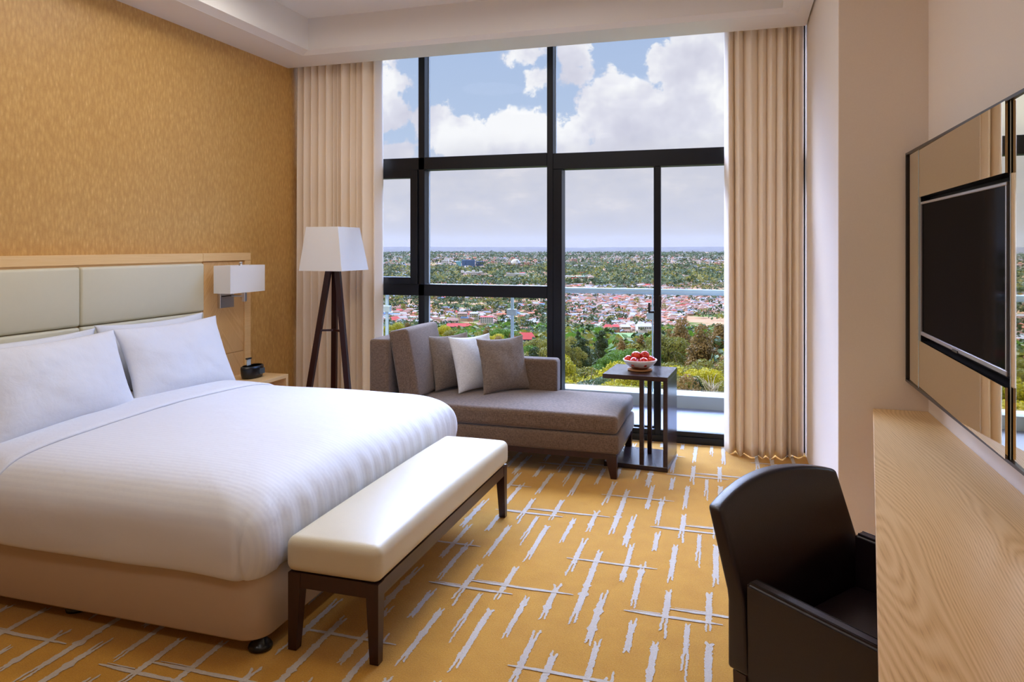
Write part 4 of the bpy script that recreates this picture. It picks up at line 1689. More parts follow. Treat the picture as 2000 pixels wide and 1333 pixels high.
def zone(D, L):
    u = 1000 + F_PX * L / D
    for u0, u1, nm in ((735, 823, 'first pane'), (823, 1075, 'second pane'), (1075, 1284, 'third pane'), (1284, 1425, 'fourth pane')):
        if u < u1 or nm == 'fourth pane':
            f = (u - u0) / (u1 - u0)
            return '%s of the %s' % ('far left' if f < 0.2 else 'left' if f < 0.4 else 'centre' if f < 0.6 else 'right' if f < 0.8 else 'far right', nm)


def onscreen(D, L, pad=20):
    u = 1000 + F_PX * L / D
    return 735 - pad < u < 1425 + pad


# ------------------------------------------------ leafy trees
def leaf_cloud(rs, blobs, n, size, leafy=1.0):
    """quads scattered through the shells of a set of ellipsoid blobs"""
    bl = np.array(blobs, float)      # x y z rx ry rz
    wgt = bl[:, 3] * bl[:, 4] + bl[:, 4] * bl[:, 5]
    idx = rs.choice(len(bl), n, p=wgt / wgt.sum())
    d = rs.normal(size=(n, 3))
    d /= np.linalg.norm(d, axis=1)[:, None]
    d[:, 2] = np.where(d[:, 2] < -0.35, -d[:, 2], d[:, 2])
    rad = 1.0 - 0.32 * rs.random(n) ** 1.8
    c = bl[idx, :3] + d * bl[idx, 3:6] * rad[:, None]
    c += rs.normal(size=(n, 3)) * size * 0.35
    nrm = d + rs.normal(size=(n, 3)) * 0.55
    nrm /= np.linalg.norm(nrm, axis=1)[:, None]
    t1 = np.cross(nrm, rs.normal(size=(n, 3)))
    t1 /= np.linalg.norm(t1, axis=1)[:, None]
    t2 = np.cross(nrm, t1)
    sc = size * (0.55 + 0.75 * rs.random(n))[:, None]
    q = np.stack([c - t1 * sc, c - t2 * sc * 0.7, c + t1 * sc, c + t2 * sc * 0.7], axis=1)
    return q.reshape(-1, 3)


def mesh_from_quads(name, v, m):
    me = bpy.data.meshes.new(name)
    n = len(v) // 4
    me.vertices.add(len(v))
    me.vertices.foreach_set('co', np.asarray(v, np.float32).ravel())
    me.loops.add(n * 4)
    me.loops.foreach_set('vertex_index', np.arange(n * 4, dtype=np.int32))
    me.polygons.add(n)
    me.polygons.foreach_set('loop_start', np.arange(0, n * 4, 4, dtype=np.int32))
    me.polygons.foreach_set('loop_total', np.full(n, 4, np.int32))
    me.update()
    for k in (m if isinstance(m, (list, tuple)) else [m]):
        me.materials.append(M[k])
    return me


def tree_blobs(r, H, Wd, kind):
    bl = []
    if kind == 'round':
        for _ in range(26):
            a, rr = r.random() * 6.28, Wd * 0.36 * math.sqrt(r.random())
            z = H * (0.45 + 0.42 * r.random()) * (1 - 0.25 * (rr / (Wd * 0.36)) ** 2)
            s = Wd * (0.11 + 0.08 * r.random())
            bl.append((rr * math.cos(a), rr * math.sin(a), z, s, s, s * 0.75))
    elif kind == 'tall':
        for _ in range(30):
            h = 0.25 + 0.7 * r.random()
            a, rr = r.random() * 6.28, Wd * 0.3 * math.sqrt(r.random()) * (1.15 - h)
            s = Wd * (0.09 + 0.07 * r.random()) * (1.3 - 0.6 * h)
            bl.append((rr * math.cos(a), rr * math.sin(a), H * h, s, s, s * 1.0))
    else:
        for _ in range(34):
            a, rr = r.random() * 6.28, Wd * 0.45 * math.sqrt(r.random())
            z = H * (0.55 + 0.35 * r.random()) * (1 - 0.35 * (rr / (Wd * 0.45)) ** 2)
            s = Wd * (0.07 + 0.06 * r.random())
            bl.append((rr * math.cos(a), rr * math.sin(a), z, s * 1.2, s * 1.2, s * 0.6))
    return bl


def trunk_mesh(r, H, Wd, m='bark', bare=False):
    bm = B()
    tube(bm, [(0, 0, -1.5), (0.1, 0, H * 0.25), (0.2, 0.1, H * 0.55), (0.1, 0, H * 0.8)], [0.035 * H, 0.028 * H, 0.018 * H, 0.006 * H], 7)
    for k in range(9 if not bare else 26):
        a = r.random() * 6.28
        z0 = H * (0.25 + 0.4 * r.random())
        L = Wd * (0.25 + 0.22 * r.random())
        p = [(0.1, 0, z0)]
        dirv = Vector((math.cos(a), math.sin(a), 0.7 + r.random() * 0.5)).normalized()
        q = Vector(p[0])
        for s in range(4):
            dirv = (dirv + Vector((r.random() - 0.5, r.random() - 0.5, r.random() - 0.4)) * 0.5).normalized()
            q = q + dirv * L / 4
            p.append(tuple(q))
        tube(bm, p, [0.012 * H, 0.009 * H, 0.007 * H, 0.005 * H, 0.002 * H], 5)
    me = bpy.data.meshes.new('trunk')
    bm.to_mesh(me)
    bm.free()
    me.materials.append(M[m])
    return me


rT = random.Random(42)
rs = np.random.RandomState(5)
KINDS = {}
for nm, kind, H, Wd, leaf in (('olive', 'round', 12.5, 11.5, 'leaf_olive'), ('brown', 'tall', 15, 11, 'leaf_brown'), ('yellow', 'round', 10.5, 11.5, 'leaf_yellow'),
                              ('green', 'round', 11, 11, 'leaf_green'), ('dark', 'tall', 15, 9.5, 'leaf_dark'), ('greygreen', 'flat', 12, 12, 'leaf_grey')):
    var = []
    for q in range(2):
        bl = tree_blobs(rT, H, Wd, kind)
        hi = mesh_from_quads('foliage', leaf_cloud(rs, bl, 9000, 0.17), leaf)
        lo = mesh_from_quads('foliage', leaf_cloud(rs, bl, 1300, 0.42), leaf)
        var.append((hi, lo, trunk_mesh(rT, H, Wd)))
    KINDS[nm] = (H, Wd, var)
ADJ = {'olive': 'olive-green round crowned tree', 'brown': 'tall loose-crowned brownish tree', 'yellow': 'low tree with bright yellow-green foliage',
       'green': 'fresh green leafy tree', 'dark': 'dark upright evergreen tree', 'greygreen': 'grey-green spreading tree'}
tree_n = 0


def plant(kind, D, L, scale=1.0, near=True, z=None):
    global tree_n
    H, Wd, var = KINDS[kind]
    hi, lo, trk = var[tree_n % 2]
    tree_n += 1
    X, Y = world(D, L)
    zz = gz(D, L) if z is None else z
    zn = zone(D, L)
    band = 'on the near slope' if D < 130 else ('in the woodland' if D < 340 else 'in the farther woodland' if D < 500 else 'by the town')
    lab = '%s %s, %s' % (ADJ[kind], band, zn)
    if near:
        e = bpy.data.objects.new('tree', None)
        e.location = (X, Y, zz)
        e.rotation_euler = (0, 0, rT.random() * 6.28)
        e.scale = (scale, scale, scale * (0.92 + 0.16 * rT.random()))
        COL.objects.link(e)
        f = bpy.data.objects.new('foliage', hi)
        f.parent = e
        COL.objects.link(f)
        g = bpy.data.objects.new('trunk', trk)
        g.parent = e
        COL.objects.link(g)
        tag(e, lab, 'tree', '%s trees %s' % (kind, band))
    else:
        e = bpy.data.objects.new('tree', lo)
        e.location = (X, Y, zz)
        e.rotation_euler = (0, 0, rT.random() * 6.28)
        e.scale = (scale, scale, scale)
        COL.objects.link(e)
        tag(e, lab, 'tree', '%s trees %s' % (kind, band))
    return e


def top_at(v, D):
    """height reached at picture row v at depth D"""
    return CAM_H - (v - HOR) * D / F_PX


# individually placed crowns: kind, u of the crown, v of its top, depth, size
NEARTREES = [('brown', 1372, 642, 105, 1.05), ('brown', 1404, 632, 120, 1.1), ('brown', 1330, 640, 128, 1.0), ('olive', 1304, 648, 118, 0.95), ('olive', 1350, 690, 88, 0.8), ('yellow', 1316, 706, 80, 0.8),
             ('olive', 1395, 700, 80, 0.75), ('yellow', 1380, 716, 76, 0.6), ('brown', 1412, 690, 92, 0.8), ('olive', 1340, 728, 72, 0.6), ('dark', 1362, 736, 70, 0.45), ('olive', 1410, 740, 70, 0.5),
             ('dark', 1139, 652, 165, 0.95), ('dark', 1118, 664, 190, 0.8), ('dark', 1176, 650, 190, 0.9), ('green', 1215, 684, 120, 0.8), ('green', 1190, 684, 110, 0.7), ('green', 1252, 682, 115, 0.85),
             ('green', 1276, 676, 130, 0.9), ('yellow', 1236, 680, 130, 0.6), ('yellow', 1200, 706, 84, 0.85), ('yellow', 1150, 712, 82, 0.9), ('yellow', 1240, 716, 78, 0.7), ('olive', 1112, 704, 88, 0.8),
             ('olive', 1270, 700, 86, 0.7), ('greygreen', 1170, 738, 72, 0.6), ('greygreen', 1130, 740, 72, 0.6), ('yellow', 1210, 742, 70, 0.5), ('olive', 1104, 660, 150, 0.8), ('yellow', 1100, 722, 80, 0.7),
             ('greygreen', 1255, 742, 71, 0.55), ('olive', 1280, 735, 73, 0.6), ('green', 1230, 690, 100, 0.6),
             ('olive', 1048, 650, 130, 0.8), ('olive', 1058, 668, 100, 0.7), ('green', 1022, 668, 125, 0.75), ('dark', 1040, 684, 95, 0.6), ('yellow', 1062, 690, 84, 0.7), ('olive', 1030, 696, 84, 0.7),
             ('green', 986, 634, 260, 1.1), ('green', 968, 642, 220, 0.9), ('yellow', 962, 652, 170, 0.6), ('brown', 950, 640, 240, 0.9), ('yellow', 930, 660, 160, 0.7), ('green', 905, 650, 200, 0.9),
             ('olive', 884, 640, 230, 0.95), ('yellow', 868, 636, 240, 0.9), ('yellow', 896, 664, 150, 0.7), ('green', 860, 656, 170, 0.8), ('olive', 940, 672, 140, 0.8), ('brown', 975, 668, 140, 0.7),
             ('green', 1000, 680, 120, 0.7), ('green', 940, 690, 110, 0.7), ('olive', 880, 680, 130, 0.8), ('yellow', 1008, 664, 150, 0.6),
             ('yellow', 765, 632, 240, 0.9), ('olive', 750, 640, 200, 0.9), ('yellow', 800, 650, 180, 0.8), ('olive', 780, 660, 150, 0.8), ('brown', 796, 636, 260, 0.8), ('green', 745, 668, 130, 0.8)]
for (k, u, v, D, s) in NEARTREES:
    L = (u - 1000) / F_PX * D
    H = KINDS[k][0] * s
    plant(k, D, L, s, True, top_at(v, D) - H * 0.97)
# woodland filling in between
taken = [((u - 1000) / F_PX * D, D) for (k, u, v, D, s) in NEARTREES]
cnt = 0
while cnt < 70:
    D = 62 + 190 * rT.random() ** 1.1
    a = -0.20 + 0.51 * rT.random()
    L = a * D
    if any((L - p) ** 2 + (D - q) ** 2 < 26 for p, q in taken):
        continue
    k = rT.choice(['olive', 'yellow', 'green', 'brown', 'greygreen', 'olive', 'green', 'dark'])
    s = 0.55 + 0.35 * rT.random()
    lim = 752 if D < 75 else (728 if D < 100 else (702 if D < 150 else 690))
    if a > 0.2:
        lim -= 26
    zt_ = top_at(lim + 22 * rT.random(), D)
    if a < 0.05:
        zt_ = top_at(max(lim - 20, 676) + 20 * rT.random(), D)
    plant(k, D, L, s, True, zt_ - KINDS[k][0] * s)
    taken.append((L, D))
    cnt += 1
cnt = 0
MIDLIST = []
while cnt < 150:
    D = 250 + 420 * rT.random()
    a = -0.20 + 0.51 * rT.random()
    L = a * D
    u = 1000 + F_PX * a
    if (1180 < u < 1290 and D > 400) or (985 < u < 1050 and D > 330):
        continue
    k = rT.choice(['olive', 'greygreen', 'green', 'brown', 'dark', 'olive', 'greygreen'])
    s = 0.7 + 0.4 * rT.random()
    plant(k, D, L, s, False)
    cnt += 1
# bare pale branches rising among the crowns at the right
for (u, v, D, s) in ((1388, 722, 66, 0.42), (1362, 742, 64, 0.38), (1148, 738, 66, 0.34)):
    me = trunk_mesh(rT, 12, 9, 'dry_branch', True)
    L = (u - 1000) / F_PX * D
    X, Y = world(D, L)
    o = bpy.data.objects.new('bare_tree', me)
    o.location = (X, Y, top_at(v, D) - 12 * s * 0.95)
    o.scale = (s, s, s)
    COL.objects.link(o)
    tag(o, 'leafless tree with pale twisted branches near %s' % ('the right curtain edge' if u > 1375 else ('the foot of the right door pane' if u > 1300 else 'the left door pane foot')), 'tree')


# ------------------------------------------------ far tree masses: cheap leaf clumps merged into one object each
def far_trees(name, label, n, Dr, sizes, mats, ar=(-0.36, 0.60), seed=1, dens=None, cards=26, leaf=0.17):
    r = np.random.RandomState(seed)
    P = []
    mi_ = []
    k = 0
    while k < n:
        D = Dr[0] + (Dr[1] - Dr[0]) * r.rand()
        a = ar[0] + (ar[1] - ar[0]) * r.rand()
        L = a * D
        if (dens is not None and r.rand() > dens(D, L)) or clear(D, L):
            continue
        X, Y = world(D, L)
        z = gz(D, L)
        s = sizes[0] + (sizes[1] - sizes[0]) * r.rand()
        bl = [(X + (r.rand() - 0.5) * s, Y + (r.rand() - 0.5) * s, z + s * (0.35 + 0.35 * r.rand()), s * 0.42, s * 0.42, s * 0.38) for _ in range(3)]
        P.append(leaf_cloud(r, bl, cards, s * leaf))
        mi_ += [r.randint(len(mats))] * cards
        k += 1
    me = mesh_from_quads(name, np.concatenate(P), mats)
    me.polygons.foreach_set('material_index', np.array(mi_, np.int32))
    ob = bpy.data.objects.new(name, me)
    COL.objects.link(ob)
    return tag(ob, label, 'trees', kind='stuff')


SIGHT = [(895, 950, 2500), (984, 1033, 2450), (1094, 1160, 2300), (936, 966, 960), (890, 936, 1060), (866, 922, 830), (990, 1047, 420), (1180, 1280, 880), (898, 946, 3300), (990, 1038, 3200)]


def clear(D, L):
    u = 1000 + F_PX * L / D
    return any(a - 3 < u < b2 + 3 and D0 * (0.80 if D0 < 1500 else 0.91) < D < D0 for a, b2, D0 in SIGHT)


def clump(f, th, seed):
    return lambda D, L: 1.0 if noise.noise(Vector((D * f * 0.6, L * f, seed))) > th else 0.06


far_trees('hillside_trees', 'countless trees of the hillside to either side of the view', 620, (80, 345), (7, 10), ['leaf_olive', 'leaf_grey', 'leaf_green', 'leaf_dark', 'leaf_yellow'], seed=12,
          dens=lambda D, L: 1.0 if (L / D > 0.315 or L / D < -0.225) else 0.0, cards=520, leaf=0.045)
far_trees('woodland_trees', 'countless trees of the woodland between the hillside and the town', 2700, (330, 800), (9, 14), ['leaf_olive', 'leaf_grey', 'leaf_green', 'leaf_dark'], seed=3,
          dens=lambda D, L: 0.0 if (0.125 < L / D < 0.205 and D > 400) else 1.0, cards=40)
far_trees('town_trees', 'countless trees between the houses of the town', 2700, (830, 2050), (7, 13), ['leaf_olive', 'leaf_grey', 'leaf_dark', 'leaf_dark'], seed=4,
          dens=lambda D, L: (1.0 if noise.noise(Vector((D * 0.004, L * 0.006, 2.0))) > -0.02 else 0.15) * (0.3 if L / D > 0.07 and D < 1700 else 1.0), cards=26)
far_trees('wooded_ridge_trees', 'countless trees of the green belt beyond the town', 6200, (1950, 3300), (13, 22), ['leaf_grey', 'leaf_dark', 'leaf_dark', 'leaf_olive'], seed=5,
          dens=lambda D, L: 1.0 if noise.noise(Vector((D * 0.0022, L * 0.0022, 7.0))) > -0.25 else 0.2, cards=18)
far_trees('distant_trees', 'countless tiny trees of the far city', 5200, (3200, 8000), (18, 34), ['leaf_grey', 'leaf_dark'], seed=6, cards=10)

# ------------------------------------------------ houses
ROOFS = ['roof_rust', 'roof_red', 'roof_pink', 'roof_grey', 'roof_pale', 'roof_orange', 'roof_blue']
RWORD = {'roof_rust': 'rust-brown', 'roof_red': 'red', 'roof_pink': 'dusty pink', 'roof_grey': 'grey', 'roof_pale': 'pale metal', 'roof_orange': 'orange', 'roof_blue': 'blue'}


def house_geo(w, d, h, rh, hip=0.3, ov=0.35):
    """gabled / hipped house: (verts, wall faces, roof faces)"""
    a, b2 = w / 2, d / 2
    v = [(-a, -b2, -3), (a, -b2, -3), (a, b2, -3), (-a, b2, -3), (-a, -b2, h), (a, -b2, h), (a, b2, h), (-a, b2, h)]
    a2, b3 = a + ov, b2 + ov
    v += [(-a2, -b3, h - 0.12), (a2, -b3, h - 0.12), (a2, b3, h - 0.12), (-a2, b3, h - 0.12), (-a2 + w * hip, 0, h + rh), (a2 - w * hip, 0, h + rh)]
    wf = [(0, 1, 5, 4), (1, 2, 6, 5), (2, 3, 7, 6), (3, 0, 4, 7)]
    rf = [(8, 9, 13, 12), (9, 10, 13), (10, 11, 12, 13), (11, 8, 12), (11, 10, 9, 8)]
    return v, wf, rf


HM = {}


def house_meshes(roof, k):
    if (roof, k) in HM:
        return HM[(roof, k)]
    r = random.Random(k * 7 + len(roof))
    w, d, h, rh = 9 + 6 * r.random(), 7 + 2.5 * r.random(), 2.9 + 1.6 * r.random(), 1.5 + 0.9 * r.random()
    v, wf, rf = house_geo(w, d, h, rh, 0.05 + 0.28 * r.random())
    wall = bpy.data.meshes.new('walls')
    wall.from_pydata(v[:8], [], wf)
    wall.materials.append(M['house_cream' if k % 3 else 'house_tan'])
    wall.materials.append(M['opening_dark'])
    rm = bpy.data.meshes.new('roof')
    rm.from_pydata(v[8:], [], [tuple(i - 8 for i in f) for f in rf])
    rm.materials.append(M[roof])
    bm = B()
    for i in range(3):
        x = -w * 0.36 + i * w * 0.34
        for yy in (-d / 2 - 0.03, d / 2 + 0.03):
            box(bm, x, x + w * 0.12, yy - 0.03, yy + 0.03, h * 0.35 if i != 1 else 0, h * 0.8)
    wn = bpy.data.meshes.new('window')
    bm.to_mesh(wn)
    bm.free()
    wn.materials.append(M['opening_dark'])
    HM[(roof, k)] = (wall, rm, wn)
    return HM[(roof, k)]


hr = random.Random(99)


def pick_roof(a, D):
    x = hr.random()
    if a > 0.07 and D > 850:      # dense settlement: rust and pink iron roofs
        return 'roof_rust' if x < 0.30 else 'roof_pink' if x < 0.58 else 'roof_pale' if x < 0.78 else 'roof_grey' if x < 0.90 else 'roof_red' if x < 0.93 else 'roof_orange'
    return 'roof_rust' if x < 0.25 else 'roof_orange' if x < 0.42 else 'roof_pink' if x < 0.58 else 'roof_pale' if x < 0.76 else 'roof_grey' if x < 0.88 else 'roof_red' if x < 0.96 else 'roof_blue'


cand = []
occ = {}
tries = 0
while len(cand) < 5600 and tries < 120000:
    tries += 1
    D = 800 + 1350 * hr.random() ** 0.9
    a = -0.34 + 0.92 * hr.random()
    L = a * D
    dense = a > 0.06 and D < 1650
    if not dense and noise.noise(Vector((D * 0.004, L * 0.006, 2.0))) > 0.16:
        continue
    if 0.235 < a < 0.36 and D < 1150 + 900 * (a - 0.235):
        continue
    if clear(D, L):
        continue
    if 0.12 < a < 0.21 and D < 860:
        continue
    cell = 11.5 if dense else 17
    key = (int(D / cell / 1.25), int(L / cell), dense)
    if key in occ:
        continue
    occ[key] = 1
    cand.append((D, L, dense))
cand.sort(key=lambda q: q[0])
cin = [q for q in cand if -0.19 < q[1] / q[0] < 0.295][:290]
cset = set(cin)
for (D, L, dense) in cin:
    rf = pick_roof(L / D, D)
    k = hr.randrange(3)
    wall, rm, wn = house_meshes(rf, k)
    X, Y = world(D, L)
    e = bpy.data.objects.new('house', None)
    e.location = (X, Y, gz(D, L))
    e.rotation_euler = (0, 0, hr.choice([0, 0.3, 1.57, -0.25, 1.3]) + YAW + 0.2 * (hr.random() - 0.5))
    s = (0.8 if dense else 1.05) * (0.9 + 0.25 * hr.random())
    e.scale = (s, s, s)
    COL.objects.link(e)
    for nm, me in (('walls', wall), ('roof', rm), ('windows', wn)):
        o = bpy.data.objects.new(nm, me)
        o.parent = e
        COL.objects.link(o)
    band = 'beside the woodland' if D < 850 else 'in the near town' if D < 900 else 'in the middle town' if D < 950 else 'farther into town'
    tag(e, '%s house with %s roof %s, %s' % ('cream' if k % 3 else 'tan', RWORD[rf], band, zone(D, L)), 'house', '%s roofed houses of the town' % RWORD[rf])


def house_mass(name, label, items, big=1.0):
    vs, fs, mi_ = [], [], []
    mats = ROOFS + ['house_cream', 'house_tan', 'block_white', 'opening_dark']
    for (D, L, sc, flat) in items:
        w, d, h, rh = (9 + 6 * hr.random()) * sc, (7 + 3 * hr.random()) * sc, (2.8 + 1.8 * hr.random()) * (sc if not flat else sc * 1.6), (1.4 + hr.random()) * sc * (0.15 if flat else 1)
        v, wf, rf = house_geo(w, d, h, rh, 0.05 + 0.28 * hr.random(), 0.35 * sc)
        a = hr.choice([0, 0.3, 1.57, -0.25]) + YAW + 0.2 * (hr.random() - 0.5)
        ca, sa = math.cos(a), math.sin(a)
        X, Y = world(D, L)
        z = gz(D, L)
        b0 = len(vs)
        vs += [(X + p[0] * ca - p[1] * sa, Y + p[0] * sa + p[1] * ca, z + p[2]) for p in v]
        roof = ROOFS.index(pick_roof(L / D, D))
        wm = 7 + (0 if hr.random() < 0.6 else 1) if not flat else 9
        for f in wf:
            fs.append(tuple(i + b0 for i in f))
            mi_.append(wm)
        for f in rf:
            fs.append(tuple(i + b0 for i in f))
            mi_.append(roof)
    ob = pyobj(name, vs, fs, mats, midx=mi_)
    return tag(ob, label, 'houses', kind='stuff')


house_mass('town_houses', 'thousands of small tin-roofed houses spread over the valley', [(D, L, 0.85 if dense else 1.05, False) for (D, L, dense) in cand if (D, L, dense) not in cset])
far = []
for _ in range(8600):
    D = 2050 + 6200 * hr.random() ** 1.25
    a = -0.36 + 0.94 * hr.random()
    if 2050 < D < 3000 and hr.random() > 0.22 and (a > -0.12):
        continue
    far.append((D, a * D, 1.15 + 0.9 * hr.random(), hr.random() < 0.3))
house_mass('distant_houses', 'countless tiny houses of the far city on the horizon', far)


# ------------------------------------------------ landmark buildings
def block(name, label, u0, u1, vt, vb, D, depth, m, rows, cols, roofm=None, roofh=0.0, wm='opening_dark', extra=None):
    """building filling u0..u1 and vt..vb when seen from the room, at its own distance and size"""
    L0, L1 = (u0 - 1000) / F_PX * D, (u1 - 1000) / F_PX * D
    zt_, zb_ = top_at(vt, D), top_at(vb, D)
    Lc, W_ = (L0 + L1) / 2, (L1 - L0)
    X, Y = world(D, Lc)
    e = bpy.data.objects.new(name, None)
    e.location = (X, Y, zb_)
    e.rotation_euler = (0, 0, YAW)
    COL.objects.link(e)
    tag(e, label, 'building')
    H = zt_ - zb_

    def ch_(nm, bm, mm, par=e):
        me = bpy.data.meshes.new(nm)
        bm.to_mesh(me)
        bm.free()
        me.materials.append(M[mm])
        o = bpy.data.objects.new(nm, me)
        o.parent = par
        COL.objects.link(o)
        return o
    w = ch_('walls', box(B(), -W_ / 2, W_ / 2, 0, depth, -8, H), m)
    if rows and cols:
        bm = B()
        cw, rh_ = W_ / cols, H / rows
        for r_ in range(rows):
            for c_ in range(cols):
                x = -W_ / 2 + cw * (c_ + 0.5)
                z = rh_ * (r_ + 0.5)
                box(bm, x - cw * 0.3, x + cw * 0.3, -0.25, 0.1, z - rh_ * 0.24, z + rh_ * 0.22)
        ch_('windows', bm, wm)
    if roofm:
        bm = B()
        if roofh > 0:
            ov = W_ * 0.02
            v, wf, rf = house_geo(W_, depth, H, roofh, 0.12, ov)
            vv = [bm.verts.new((p[0], p[1] + depth / 2, p[2])) for p in v[8:]]
            for f in rf:
                bm.faces.new([vv[i - 8] for i in f])
        else:
            box(bm, -W_ / 2 - 0.4, W_ / 2 + 0.4, -0.4, depth + 0.4, H, H + 1.2)
        ch_('roof', bm, roofm)
    if extra:
        extra(e, W_, H, depth, ch_)
    return e


def dome(e, W_, H, depth, ch_):
    bm = B()
    R_ = W_ * 0.23
    lathe(bm, [(R_ * math.cos(a), R_ * 1.05 * math.sin(a)) for a in [i * PI / 18 for i in range(10)]], (-W_ * 0.16, depth / 2, H), 24)
    ch_('dome', bm, 'block_white')
    bm = B()
    for q in (-0.5, 0.22, 0.36):
        box(bm, W_ * q, W_ * (q + 0.1), 2, depth - 2, H, H + W_ * 0.11)
    ch_('wing', bm, 'block_brick')


def towers(e, W_, H, depth, ch_):
    bm = B()
    for q, h in ((-0.5, 0.22), (-0.25, 0.1), (-0.02, 0.26), (0.3, 0.14)):
        box(bm, W_ * q, W_ * (q + 0.13), 1, depth * 0.6, H, H * (1 + h))
    ch_('roof_tower', bm, 'block_white')


def crane(e, W_, H, depth, ch_):
    bm = B()
    x = W_ * 0.12
    box(bm, x - 0.5, x + 0.5, 5, 6, 0, H * 1.75)
    box(bm, x - 9, x + 16, 5.2, 5.8, H * 1.7, H * 1.76)
    ch_('crane', bm, 'roof_orange')
    bm = B()
    box(bm, W_ * 0.28, W_ * 0.4, 3, 10, H, H * 1.22)
    ch_('stair_tower', bm, 'block_white')


block('office_block', 'long white office block with roof towers among trees, through the middle pane', 900, 945, 532, 546, 2500, 24, 'block_white', 4, 14, extra=towers)
block('office_block', 'pale grey slab block with rows of windows right of the white office block', 989, 1028, 534, 546, 2450, 20, 'block_white', 5, 13, wm='roof_grey')
block('office_block', 'dark blue glass office block on the far green ridge', 902, 927, 508, 520, 3300, 30, 'block_glass_blue', 4, 8, wm='roof_blue')
block('office_block', 'lower dark glass block to the right of the blue glass office', 929, 944, 511, 520, 3350, 30, 'block_glass_blue', 3, 6, wm='opening_dark')
block('office_block', 'narrow teal glass tower left of the dark blue office block', 891, 900, 511, 522, 3250, 20, 'block_teal', 4, 3, wm='roof_blue')
block('convention_hall', 'brick convention hall with a white dome on the far ridge', 992, 1036, 517, 523, 3200, 50, 'block_brick', 2, 16, extra=dome)
block('office_block', 'cream square block on the far ridge behind the left of the middle pane', 862, 876, 509, 519, 3400, 25, 'block_white', 3, 4)
block('office_block', 'white twin-towered block left of the domed hall', 968, 990, 506, 514, 3700, 30, 'block_white', 3, 6)
block('office_block', 'unfinished long concrete block under green netting with a crane, through the left door pane', 1099, 1156, 541, 553, 2300, 26, 'block_brick', 4, 20, roofm='roof_green_net', extra=crane)
block('tower_block', 'pair of pale far towers above the trees by the central mullion', 1116, 1127, 506, 517, 3500, 25, 'block_brick', 5, 3)
block('tower_block', 'small white block below the pale far towers', 1122, 1130, 518, 525, 3000, 20, 'block_white', 3, 2)
block('school_building', 'white three-storey building with square windows in the town, middle pane', 938, 963, 620, 631, 960, 11, 'block_white', 3, 6, roofm='roof_red', roofh=1.2)
block('villa', 'cream villa with a balcony left of the white three-storey building', 893, 912, 613, 621, 1060, 11, 'house_cream', 2, 5, roofm='roof_pink', roofh=2.2)
block('villa', 'white villa beside the cream villa in the town', 917, 934, 613, 620, 1080, 11, 'block_white', 2, 4, roofm='roof_pale', roofh=2.2)
block('long_building', 'long low building with a pinkish red roof just beyond the yellow trees', 868, 920, 638, 642, 830, 13, 'house_cream', 1, 18, roofm='roof_red', roofh=3.0)
block('long_building', 'building with a wide bright red roof among the trees, right end of the middle pane', 992, 1045, 663, 671, 420, 12, 'opening_dark', 1, 8, roofm='roof_red', roofh=3.2, wm='house_cream')
block('long_building', 'orange-red roofed building above the wide red roof', 1010, 1036, 645, 650, 620, 10, 'house_cream', 1, 9, roofm='roof_rust', roofh=2.2)
block('warehouse', 'bright red roofed shed at the field edge, left door pane', 1182, 1196, 640, 644, 880, 14, 'house_tan', 1, 4, roofm='roof_red', roofh=3.0)
block('warehouse', 'second red roofed shed right of the first at the field edge', 1198, 1210, 639, 643, 890, 14, 'house_tan', 1, 4, roofm='roof_red', roofh=2.6)
block('warehouse', 'pale grey roofed warehouse right of the red sheds', 1214, 1232, 639, 643, 890, 16, 'house_cream', 1, 5, roofm='roof_pale', roofh=2.6)
block('warehouse', 'long white roofed warehouse next to the door mullion', 1246, 1276, 638, 644, 880, 18, 'block_white', 1, 7, roofm='roof_pale', roofh=3.0)

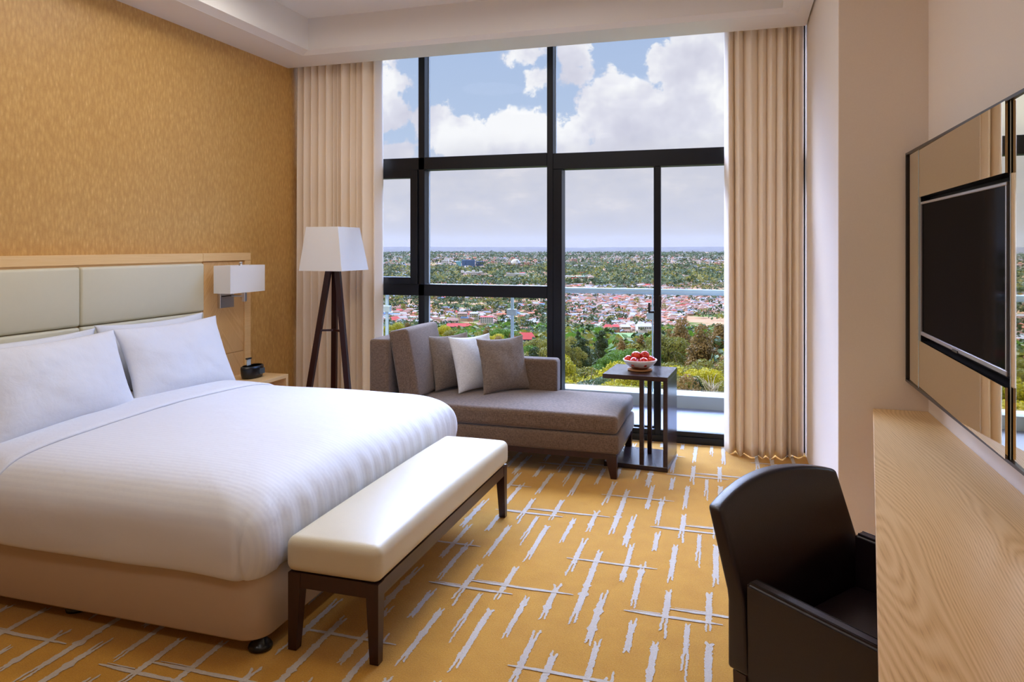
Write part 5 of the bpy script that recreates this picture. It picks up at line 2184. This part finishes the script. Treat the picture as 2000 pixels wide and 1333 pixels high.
# ------------------------------------------------ haze between here and the hills
m = bpy.data.materials.new('haze')
m.use_nodes = True
t = NT(m.node_tree)
t.n.clear()
vs_ = t.new('ShaderNodeVolumeScatter')
vs_.inputs['Color'].default_value = (0.062, 0.064, 0.076, 1)
vs_.inputs['Density'].default_value = 9e-5
t.l.new(vs_.outputs[0], t.new('ShaderNodeOutputMaterial').inputs['Volume'])
bm = B()
box(bm, -26000, 26000, 500, 30000, -400, 350)
bmesh.ops.rotate(bm, verts=bm.verts, cent=(0, 0, 0), matrix=Matrix.Rotation(YAW, 3, 'Z'))
me = bpy.data.meshes.new('haze')
bm.to_mesh(me)
bm.free()
me.materials.append(m)
o = bpy.data.objects.new('haze', me)
COL.objects.link(o)
o['kind'] = 'stuff'
o['label'] = 'thin blue haze lying over the far city and hills'

# meadow and dirt tracks laid on the terrain


def strip_on_ground(name, pts, width, m, kindlab, lift_=0.8):
    vs, fs = [], []
    dense_pts = []
    for i in range(len(pts) - 1):
        for q in range(12):
            f = q / 12
            dense_pts.append((pts[i][0] * (1 - f) + pts[i + 1][0] * f, pts[i][1] * (1 - f) + pts[i + 1][1] * f))
    dense_pts.append(pts[-1])
    for i, (D, L) in enumerate(dense_pts):
        p0 = dense_pts[max(0, i - 1)]
        p1 = dense_pts[min(len(dense_pts) - 1, i + 1)]
        tx, ty = p1[0] - p0[0], p1[1] - p0[1]
        n_l = math.hypot(tx, ty) or 1
        nx_, ny_ = -ty / n_l, tx / n_l
        for s in (-1, 1):
            d2, l2 = D + nx_ * width * s, L + ny_ * width * s
            X, Y = world(d2, l2)
            vs.append((X, Y, gz(d2, l2) + lift_))
    for i in range(len(dense_pts) - 1):
        fs.append((2 * i, 2 * i + 1, 2 * i + 3, 2 * i + 2))
    o = pyobj(name, vs, fs, m)
    return struct(o)


def DL(u, v, zg=-108):
    D = F_PX * (CAM_H - zg) / (v - HOR)
    return (D, (u - 1000) / F_PX * D)


strip_on_ground('dirt_road', [DL(1096, 626), DL(1128, 612), DL(1140, 600), DL(1120, 590), DL(1096, 574)], 7, 'road_tan', '')
strip_on_ground('dirt_road', [DL(1290, 622), DL(1330, 614), DL(1380, 612), DL(1430, 604)], 16, 'road_tan', '')
strip_on_ground('dirt_road', [DL(1290, 596), DL(1330, 592), DL(1372, 588)], 9, 'road_tan', '')
strip_on_ground('dirt_road', [DL(990, 640), DL(1030, 636), DL(1056, 652)], 8, 'road_tan', '')
strip_on_ground('dirt_road', [DL(745, 634), DL(790, 626), DL(815, 632)], 9, 'road_tan', '')
strip_on_ground('meadow', [(560, 70), (640, 96), (720, 124), (850, 172)], 60, 'meadow', '', 1.5)
